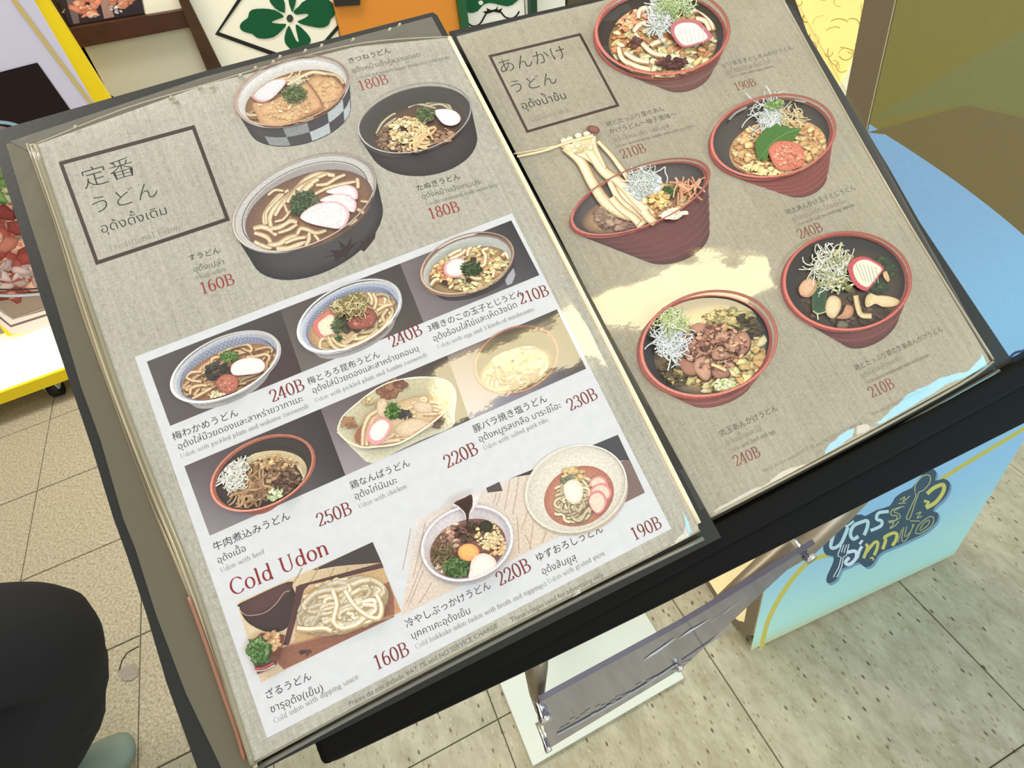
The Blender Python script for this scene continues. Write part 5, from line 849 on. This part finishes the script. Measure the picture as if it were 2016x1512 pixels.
BRc = CPm.m(128, 620); slab('frame', CPm, [CPm.m(93, -2), CPm.m(219, 198), (-.60, .13), CPm.m(15, 663), CPm.m(-60, 560), CPm.m(-200, 0), (-1.6, 1.35), (-.27, 1.35)], -.03, 0, M_YEL, cart, False)
slab('panel', CPm, [CPm.m(66, -2), CPm.m(189, 208), (-.635, .15), CPm.m(20, 655), CPm.m(-50, 552), CPm.m(-180, 0), (-1.55, 1.32), (-.31, 1.32)], 0, .004, M_LAV, cart, False)
pc = Print(CPm, .006); pc.poly([(30, -6), (22, 0), (182, 213), (190, 211)], (206, 186, 110)); pc.poly([(-60, 160), (0, 141), (74, 122), (142, 219), (120, 300), (-60, 320)], (30, 16, 16))
pc.rib([(-40, 236), (0, 239), (30, 244), (70, 262)], 7, (150, 190, 220), (110, 150, 190)); pc.poly([(-80, 250), (0, 246), (60, 260), (160, 640), (24, 625), (-60, 560)], (150, 130, 122)); pc.clump((0, 360), 26, 50, 20, 16, ((120, 160, 80), (90, 130, 60), (190, 196, 150)), 201)
pc.clump((20, 490), 80, 90, 130, 26, ((150, 40, 36), (110, 26, 28), (206, 110, 90), (176, 60, 50), (226, 170, 150)), 202, .6); pc.clump((20, 545), 80, 26, 30, 20, ((206, 180, 186), (190, 160, 160)), 203); pc.rib([(-40, 578), (30, 580), (90, 576)], 7, (190, 204, 220), (120, 116, 130)); pc.rib([(-40, 566), (30, 568), (90, 565)], 3, (60, 50, 56))
pc.poly([(0, 610), (26, 627), (120, 600), (122, 590), (200, 570), (200, 640), (24, 655), (-20, 620)], (232, 222, 226)); pc.rib([(-10, 614), (22, 640), (110, 612)], 4.5, (120, 96, 104), sm=False); pc.rib([(-10, 598), (26, 626), (110, 597)], 3, (170, 156, 160), sm=False); keep(pc.done('poster_print', INK, None), cart).matrix_world = CPm.mat()
zb = .115; a0 = atZ(0, 758, zb); a1 = atZ(126, 722, zb); b0 = atZ(16, 662, zb)
box_pts = [(-1.42, 1.80), (-.62, 1.80), (-.62, 2.16), (-1.42, 2.16)]
o = prism('platform', box_pts, .075, zb, M_YEL, None); keep(o, cart)
keep(prism('platform_top', [(-1.41, 1.812), (-.63, 1.812), (-.63, 2.15), (-1.41, 2.15)], zb, zb + .002, mat('glow_white_top', (255, 250, 214), .5, .3, emit=(255, 248, 205), es=.55), None), cart)  # emission imitates strong light falling on the plain white top
for x, y in ((-1.08, 1.85), (-.72, 1.85), (-1.35, 1.85), (-1.35, 2.1), (-.72, 2.1)):
    keep(tube('castor_wheel', [(x - .014, y, .032), (x + .014, y, .032)], .032, M_RUB, None, 20), cart); keep(box('castor_fork', (x - .02, y - .02, .034), (x + .02, y + .012, .075), mat('pale_castor', (190, 200, 170), .4) if x == -1.08 else M_RUB, None), cart)
# ================================================================== shop front beyond
YW = 2.45; WP = Pl((0, YW, 0), (1, 0, 0), (0, 0, 1), (0, -1, 0))
M_CRW = mat('cream_wall_paint', (240, 234, 212), .6, .3); M_GRW = mat('grey_cream_panel', (200, 197, 182), .6, .3); M_DKB = mat('dark_brown_wood', (64, 34, 20), .5, .4, var=.2, vscale=20); M_BLK = mat('black_trim', (34, 24, 16), .5)
wall = box('wall_back', (-3.2, YW + .06, 0), (3.2, YW + .14, 2.9), mat('shop_wall', (214, 206, 186), .7)); wall['kind'] = 'structure'
wl_ = box('wall_left', (-3.3, -2.5, 0), (-3.2, YW + .14, 2.9), mat('far_wall', (120, 110, 96), .8)); wl_['kind'] = 'structure'
def single(o, label, cat): tag(o, label, cat); return o
single(slab('lower_wall_panel', WP, [(60, 60), (160, 86), (376, 47), (452, 190), (440, 420), (150, 420), (60, 300)], 0, .03, M_GRW, None), 'grey cream panel beneath the brown ledge', 'panel')
pst = empty('food_poster', (-.5, YW, 1)); tag(pst, 'dark food poster with orange prawns above the brown ledge', 'poster'); bpy.context.view_layer.update()
slab('poster_board', WP, [(88, -60), (262, -90), (284, 24), (137, 50)], 0, .02, M_DKB, pst); pp = Print(WP, .022)
pp.poly([(92, -60), (262, -90), (284, 22), (138, 47)], (52, 44, 54)); pp.poly([(130, -10), (150, -10), (158, 42), (146, 44)], (120, 100, 106)); pp.poly([(196, -10), (212, -10), (226, 30), (206, 34)], (170, 130, 126)); pp.clump((172, 10), 26, 22, 26, 11, ((226, 130, 96), (206, 100, 70), (240, 170, 140)), 211); pp.clump((240, -2), 22, 10, 16, 9, ((226, 150, 110), (210, 120, 84)), 212); pp.clump((122, 14), 10, 8, 7, 6, ((226, 150, 120), (60, 50, 44)), 213); pp.clump((228, 16), 12, 8, 8, 5, ((226, 220, 216), (200, 180, 180)), 214); pp.clump((188, 29), 4, 3, 3, 3, ((150, 156, 170),), 215)
keep(pp.done('poster_print', INK, None), pst).matrix_world = WP.mat()
single(slab('ledge_board', WP, [(126, 52), (362, 13), (376, 46), (158, 87), (140, 80)], .0, .05, M_DKB, None), 'dark brown wooden ledge under the food poster', 'ledge')
single(slab('white_side_panel', WP, [(265, -90), (350, -90), (366, 12), (287, 26)], 0, .02, M_WHITE, None), 'white panel to the right of the food poster', 'panel')
single(slab('dark_post', WP, [(340, -60), (362, -60), (372, -4), (445, 146), (470, 200), (440, 215), (352, -4)], .031, .06, mat('oiled_dark_post', (66, 40, 14), .4, var=.3, vscale=14), None), 'narrow dark brown post beside the clover sign', 'post')
single(slab('dark_gap_strip', WP, [(80, -30), (106, -10), (140, 50), (168, 90), (216, 180), (240, 194), (230, 260), (180, 260), (90, 10)], .0, .03, M_BLK, None), 'black strip standing in for the dark gap between the yellow frame and the ledge', 'post')  # solid strip put in for the shade of the gap
sg = empty('clover_sign', (.1, YW, .8)); tag(sg, 'cream sign with green four-petal clover inside a black diamond', 'sign'); bpy.context.view_layer.update()
slab('sign_board', WP, [(372, -90), (636, -90), (651, 0), (672, 110), (600, 330), (470, 300), (430, 146), (366, 0)], 0, .03, mat('cream_sign', (252, 248, 230), .5, .3), sg)
ps = Print(WP, .032); ps.rib([(610, 128), (426, 61), (500, -50)], 9, (38, 36, 34), sm=False); ps.rib([(600, 130), (634, 82), (664, 47)], 7, (32, 50, 34), sm=False); ps.zoom(380, 0, .19841); GN = (16, 88, 52); GN2 = (20, 74, 46)
for q_ in ([(885, 135), (800, 80), (680, 65), (580, 75), (545, 110), (535, 155), (480, 195), (455, 245), (490, 290), (580, 315), (620, 350), (700, 362), (790, 345), (860, 290), (915, 222), (870, 215), (770, 205), (800, 180), (870, 155)], [(990, 85), (1040, 40), (1110, -20), (1330, -20), (1385, 60), (1390, 130), (1350, 170), (1335, 215), (1300, 245), (1240, 255), (1150, 240), (1070, 220), (1020, 195), (1070, 170), (1130, 135), (1110, 115), (1010, 125), (985, 100)], [(935, 235), (900, 320), (900, 400), (950, 460), (1000, 492), (1100, 460), (1152, 390), (1140, 340), (1080, 270), (1012, 220), (1008, 270), (1035, 385), (1010, 380), (960, 270)], [(740, -40), (800, 60), (885, 105), (900, 80), (880, -40)], [(930, -40), (965, 90), (982, 80), (1010, -40)]): ps.poly(csm(q_, 2), GN)
ps.poly([(948 + 33 * math.cos(a), 162 + 38 * math.sin(a)) for a in np.arange(0, 6.28, .4)], (58, 70, 54)); keep(ps.done('sign_print', INKF, None), sg).matrix_world = WP.mat()
single(slab('orange_panel', WP, [(640, -90), (880, -90), (892, 0), (915, 110), (690, 200), (668, 70), (651, 0)], .0335, .05, mat('orange_panel', (222, 142, 52), .5, .3), None), 'plain orange panel right of the clover sign', 'panel')
single(slab('dark_strip', WP, [(640, -90), (700, -92), (702, 3), (653, 6)], .0505, .06, M_BLK, None), 'dark brown strip at the top left of the orange panel', 'trim')
single(slab('green_post', WP, [(878, -90), (893, -90), (905, 0), (917, 90), (906, 110), (889, 0)], .0505, .075, mat('green_paint', (14, 88, 48), .4, .5), None), 'green upright between the orange panel and the branch sign', 'post')
sg2 = empty('branch_sign', (.8, YW, .65)); tag(sg2, 'white sign with green leaf and black branch curl right of the green upright', 'sign'); bpy.context.view_layer.update()
slab('sign_board', WP, [(893, -90), (1104, -90), (1106, 0), (1108, 90), (915, 100), (905, 0)], 0, .03, mat('white_sign', (240, 238, 230), .5, .3), sg2)
ps = Print(WP, .032); ps.zoom(780, 0, .19841); ps.poly(csm([(640, -60), (650, 60), (700, 112), (780, 92), (830, 35), (900, 12), (1000, 32), (1080, 45), (1150, 10), (1160, -60)], 2), GN); ps.blob([(810 + 24 * math.cos(a), 10 + 22 * math.sin(a)) for a in np.arange(0, 6.28, .5)], (236, 236, 226), (236, 236, 226))
ps.rib([(668, 198), (730, 240), (800, 220), (850, 140), (880, 100), (950, 85), (1000, 95), (1050, 150), (1110, 165), (1160, 140), (1190, 95)], 15, (18, 16, 14)); ps.poly([(865, 60), (915, 85), (960, 70), (980, 38), (972, 85), (1025, 62), (1000, 110), (940, 100), (870, 120), (828, 100), (875, 90)], (18, 16, 14)); ps.rib([(1235, -60), (1242, 0), (1250, 140)], 7, (30, 50, 34), sm=False); keep(ps.done('sign_print', INKF, None), sg2).matrix_world = WP.mat()
single(slab('dark_green_post', WP, [(1030, -90), (1042, -90), (1045, 0), (1046, 60), (1034, 60), (1032, 0)], .031, .06, mat('dark_green_paint', (10, 60, 36), .4, .5), None), 'dark green upright over the white sign', 'post')
single(slab('olive_planter', WP, [(1110, -90), (1400, -120), (1400, 60), (1112, 60)], .0, .03, mat('olive_board', (84, 78, 52), .6, var=.3, vscale=16), None), 'dull olive board right of the white sign', 'panel')
# glowing paper-covered light box
YL = 1.5; LPn = Pl((0, YL, 0), (1, 0, 0), (0, 0, 1), (0, -1, 0))
lbx = empty('paper_light_box', (1.7, YL, .5)); tag(lbx, 'glowing yellow washi paper light box with fibres behind the menu', 'light box'); bpy.context.view_layer.update()
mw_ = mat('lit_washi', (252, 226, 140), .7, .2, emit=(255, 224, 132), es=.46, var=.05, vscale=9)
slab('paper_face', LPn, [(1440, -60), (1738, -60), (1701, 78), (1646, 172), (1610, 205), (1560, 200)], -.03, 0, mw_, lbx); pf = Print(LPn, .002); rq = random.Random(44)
for _ in range(75):
    x, y = rq.uniform(1520, 1735), rq.uniform(-20, 175); t = rq.uniform(0, 6.28); dt = rq.uniform(-.6, .6); L = rq.uniform(4, 9); pts = []
    for i in range(7): pts.append((x, y)); x += L * .8 * math.cos(t); y += L * .8 * math.sin(t); t += dt
    pf.rib(pts, rq.uniform(.7, 1.8), rq.choice(((196, 160, 90), (214, 178, 104), (176, 140, 76))))
fb = pf.done('paper_fibres', INKF, None); fb['kind'] = 'stuff'; keep(fb, lbx).matrix_world = LPn.mat()
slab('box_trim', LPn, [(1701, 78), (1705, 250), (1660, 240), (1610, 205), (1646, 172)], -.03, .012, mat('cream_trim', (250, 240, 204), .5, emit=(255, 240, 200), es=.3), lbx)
slab('trim_gap', LPn, [(1686, 168), (1690, 168), (1672, 214), (1667, 212)], .012, .016, M_BLK, lbx)
# ================================================================== ceiling lights (outside the view, seen only in the film)
M_LAMP = mat('lit_diffuser', (255, 244, 214), .5, emit=(255, 236, 186), es=12)
cl = empty('ceiling_light', (.85, -.34, 2.75)); tag(cl, 'long warm ceiling light overhead', 'ceiling light')
keep(box('diffuser', (.12, -.46, 2.72), (1.56, -.24, 2.74), M_LAMP, None), cl); keep(box('housing', (.08, -.5, 2.74), (1.6, -.2, 2.80), M_WHITE, None), cl)
# ================================================================== person at the left
M_TRO = mat('black_trouser_cloth', (40, 40, 41), .9, .15, bump=.7, bscale=14); M_SHIRT = mat('black_shirt_cloth', (28, 28, 30), .8, .2, bump=.3, bscale=40); M_SKIN = mat('skin', (206, 160, 130), .5, .4); M_SHOE = mat('grey_green_canvas', (122, 136, 122), .7, .3, bump=.3, bscale=150); M_HAIR = mat('dark_hair', (22, 18, 16), .5)
def skin(name, joints, edges, m_, par=None, sub=2, root=0):
    me = bpy.data.meshes.new(name); me.from_pydata([j[:3] for j in joints], edges, []); o = bpy.data.objects.new(name, me); COL.objects.link(o); me.materials.append(m_)
    md = o.modifiers.new('s', 'SKIN'); md.use_smooth_shade = True
    for i, j in enumerate(joints): sv = me.skin_vertices[0].data[i]; r = j[3] if isinstance(j[3], tuple) else (j[3], j[3]); sv.radius = r; sv.use_root = (i == root)
    s_ = o.modifiers.new('u', 'SUBSURF'); s_.levels = sub; s_.render_levels = sub
    if par: o.parent = par
    return o
def spx(x, y, z): return tuple(atZ(x, y, z))
kn = np.array(spx(132, 1232, .5)); an = np.array([-.965, .55, .085]); hip = np.array([-.98, .60, .90]); 
bj = [(-.98, .52, .95, (.12, .15)), (-1.0, .5, 1.12, (.11, .14)), (-1.0, .5, 1.32, (.115, .17)), (-1.0, .5, 1.47, .06), (-.99, .5, 1.54, .052), (-.97, .5, 1.60, .075), (-.96, .5, 1.69, .09), (-.985, .5, 1.76, .075),
      (-1.0, .33, 1.42, .055), (-1.06, .27, 1.15, .042), (-.93, .27, .95, .032), (-.88, .27, .88, .036), (-1.0, .67, 1.42, .055), (-1.1, .74, 1.15, .042), (-1.0, .76, .93, .032), (-.96, .76, .86, .036)]
person = skin('person', bj, [(0, 1), (1, 2), (2, 3), (3, 4), (4, 5), (5, 6), (6, 7), (2, 8), (8, 9), (9, 10), (10, 11), (2, 12), (12, 13), (13, 14), (14, 15)], M_SKIN); tag(person, 'person in black trousers standing at the lower left edge, one knee bent', 'person')
for (hx, hy, hz) in ((-.88, .27, .88), (-.96, .76, .86)):
    for k in range(4): f0 = (hx + .01 + .006 * k, hy - .028 + .018 * k, hz - .02); skin('finger', [(*f0, .009), (f0[0] + .018, f0[1], f0[2] - .035 - .004 * (k % 3), .008), (f0[0] + .012, f0[1], f0[2] - .062 - .006 * (k % 3), .0065)], [(0, 1), (1, 2)], M_SKIN, person, 1)
    skin('thumb', [(hx + .01, hy - .03, hz + .015, .011), (hx + .045, hy - .036, hz - .005, .009), (hx + .06, hy - .03, hz - .03, .0075)], [(0, 1), (1, 2)], M_SKIN, person, 1)
skin('shirt', [(-.98, .52, .93, (.135, .175)), (-1.0, .5, 1.12, (.125, .16)), (-1.0, .5, 1.32, (.13, .185)), (-1.0, .5, 1.43, (.09, .12)), (-1.0, .33, 1.42, .075), (-1.045, .285, 1.22, .066), (-1.0, .67, 1.42, .075), (-1.085, .73, 1.22, .066)], [(0, 1), (1, 2), (2, 3), (2, 4), (4, 5), (2, 6), (6, 7)], M_SHIRT, person)
skin('hair', [(-.975, .5, 1.755, .098), (-1.01, .5, 1.69, .088), (-1.02, .5, 1.62, .07)], [(0, 1), (1, 2)], M_HAIR, person)
for sy in (-.032, .032):
    e_ = tube('eye', [(-.892, .5 + sy, 1.675), (-.884, .5 + sy, 1.675)], [.012, .006], mat('eye', (30, 22, 20), .2), person, 10)
tube('nose', [(-.885, .5, 1.675), (-.862, .5, 1.648), (-.882, .5, 1.64)], [.007, .012, .008], M_SKIN, person, 8); tube('mouth', [(-.884, .482, 1.615), (-.878, .5, 1.613), (-.884, .518, 1.615)], [.003, .006, .003], mat('lips', (170, 100, 90), .4), person, 8)
tj = [(-.98, .52, .96, (.13, .165)), (-.97, .43, .86, .105), (-.72, .50, .655, .112), (*(kn + [.0, 0, .01]), .100), (*(kn * .6 + an * .4 + [-.02, 0, 0]), .082), (*(an + [0, 0, .03]), .072),
      (-1.0, .62, .86, .105), (-1.1, .66, .5, .085), (-1.14, .66, .12, .075)]
trs = skin('trousers', tj, [(0, 1), (1, 2), (2, 3), (3, 4), (4, 5), (0, 6), (6, 7), (7, 8)], M_TRO, person, 3)
tx = bpy.data.textures.new('folds', 'MARBLE'); tx.noise_scale = .16; tx.turbulence = 3.5; tx.marble_type = 'SOFT'; dm = trs.modifiers.new('d', 'DISPLACE'); dm.texture = tx; dm.strength = .045; dm.mid_level = .3; dm.texture_coords = 'LOCAL'
for (sx, sy, yw_) in ((-.965, .55, .0), (-1.15, .66, .1)):
    skin('shoe', [(sx - .03, sy, .05, (.042, .045)), (sx + .05, sy, .045, (.045, .042)), (sx + .13, sy + .005, .035, (.046, .032)), (sx + .19, sy + .01, .03, (.04, .026))], [(0, 1), (1, 2), (2, 3)], M_SHOE, person)
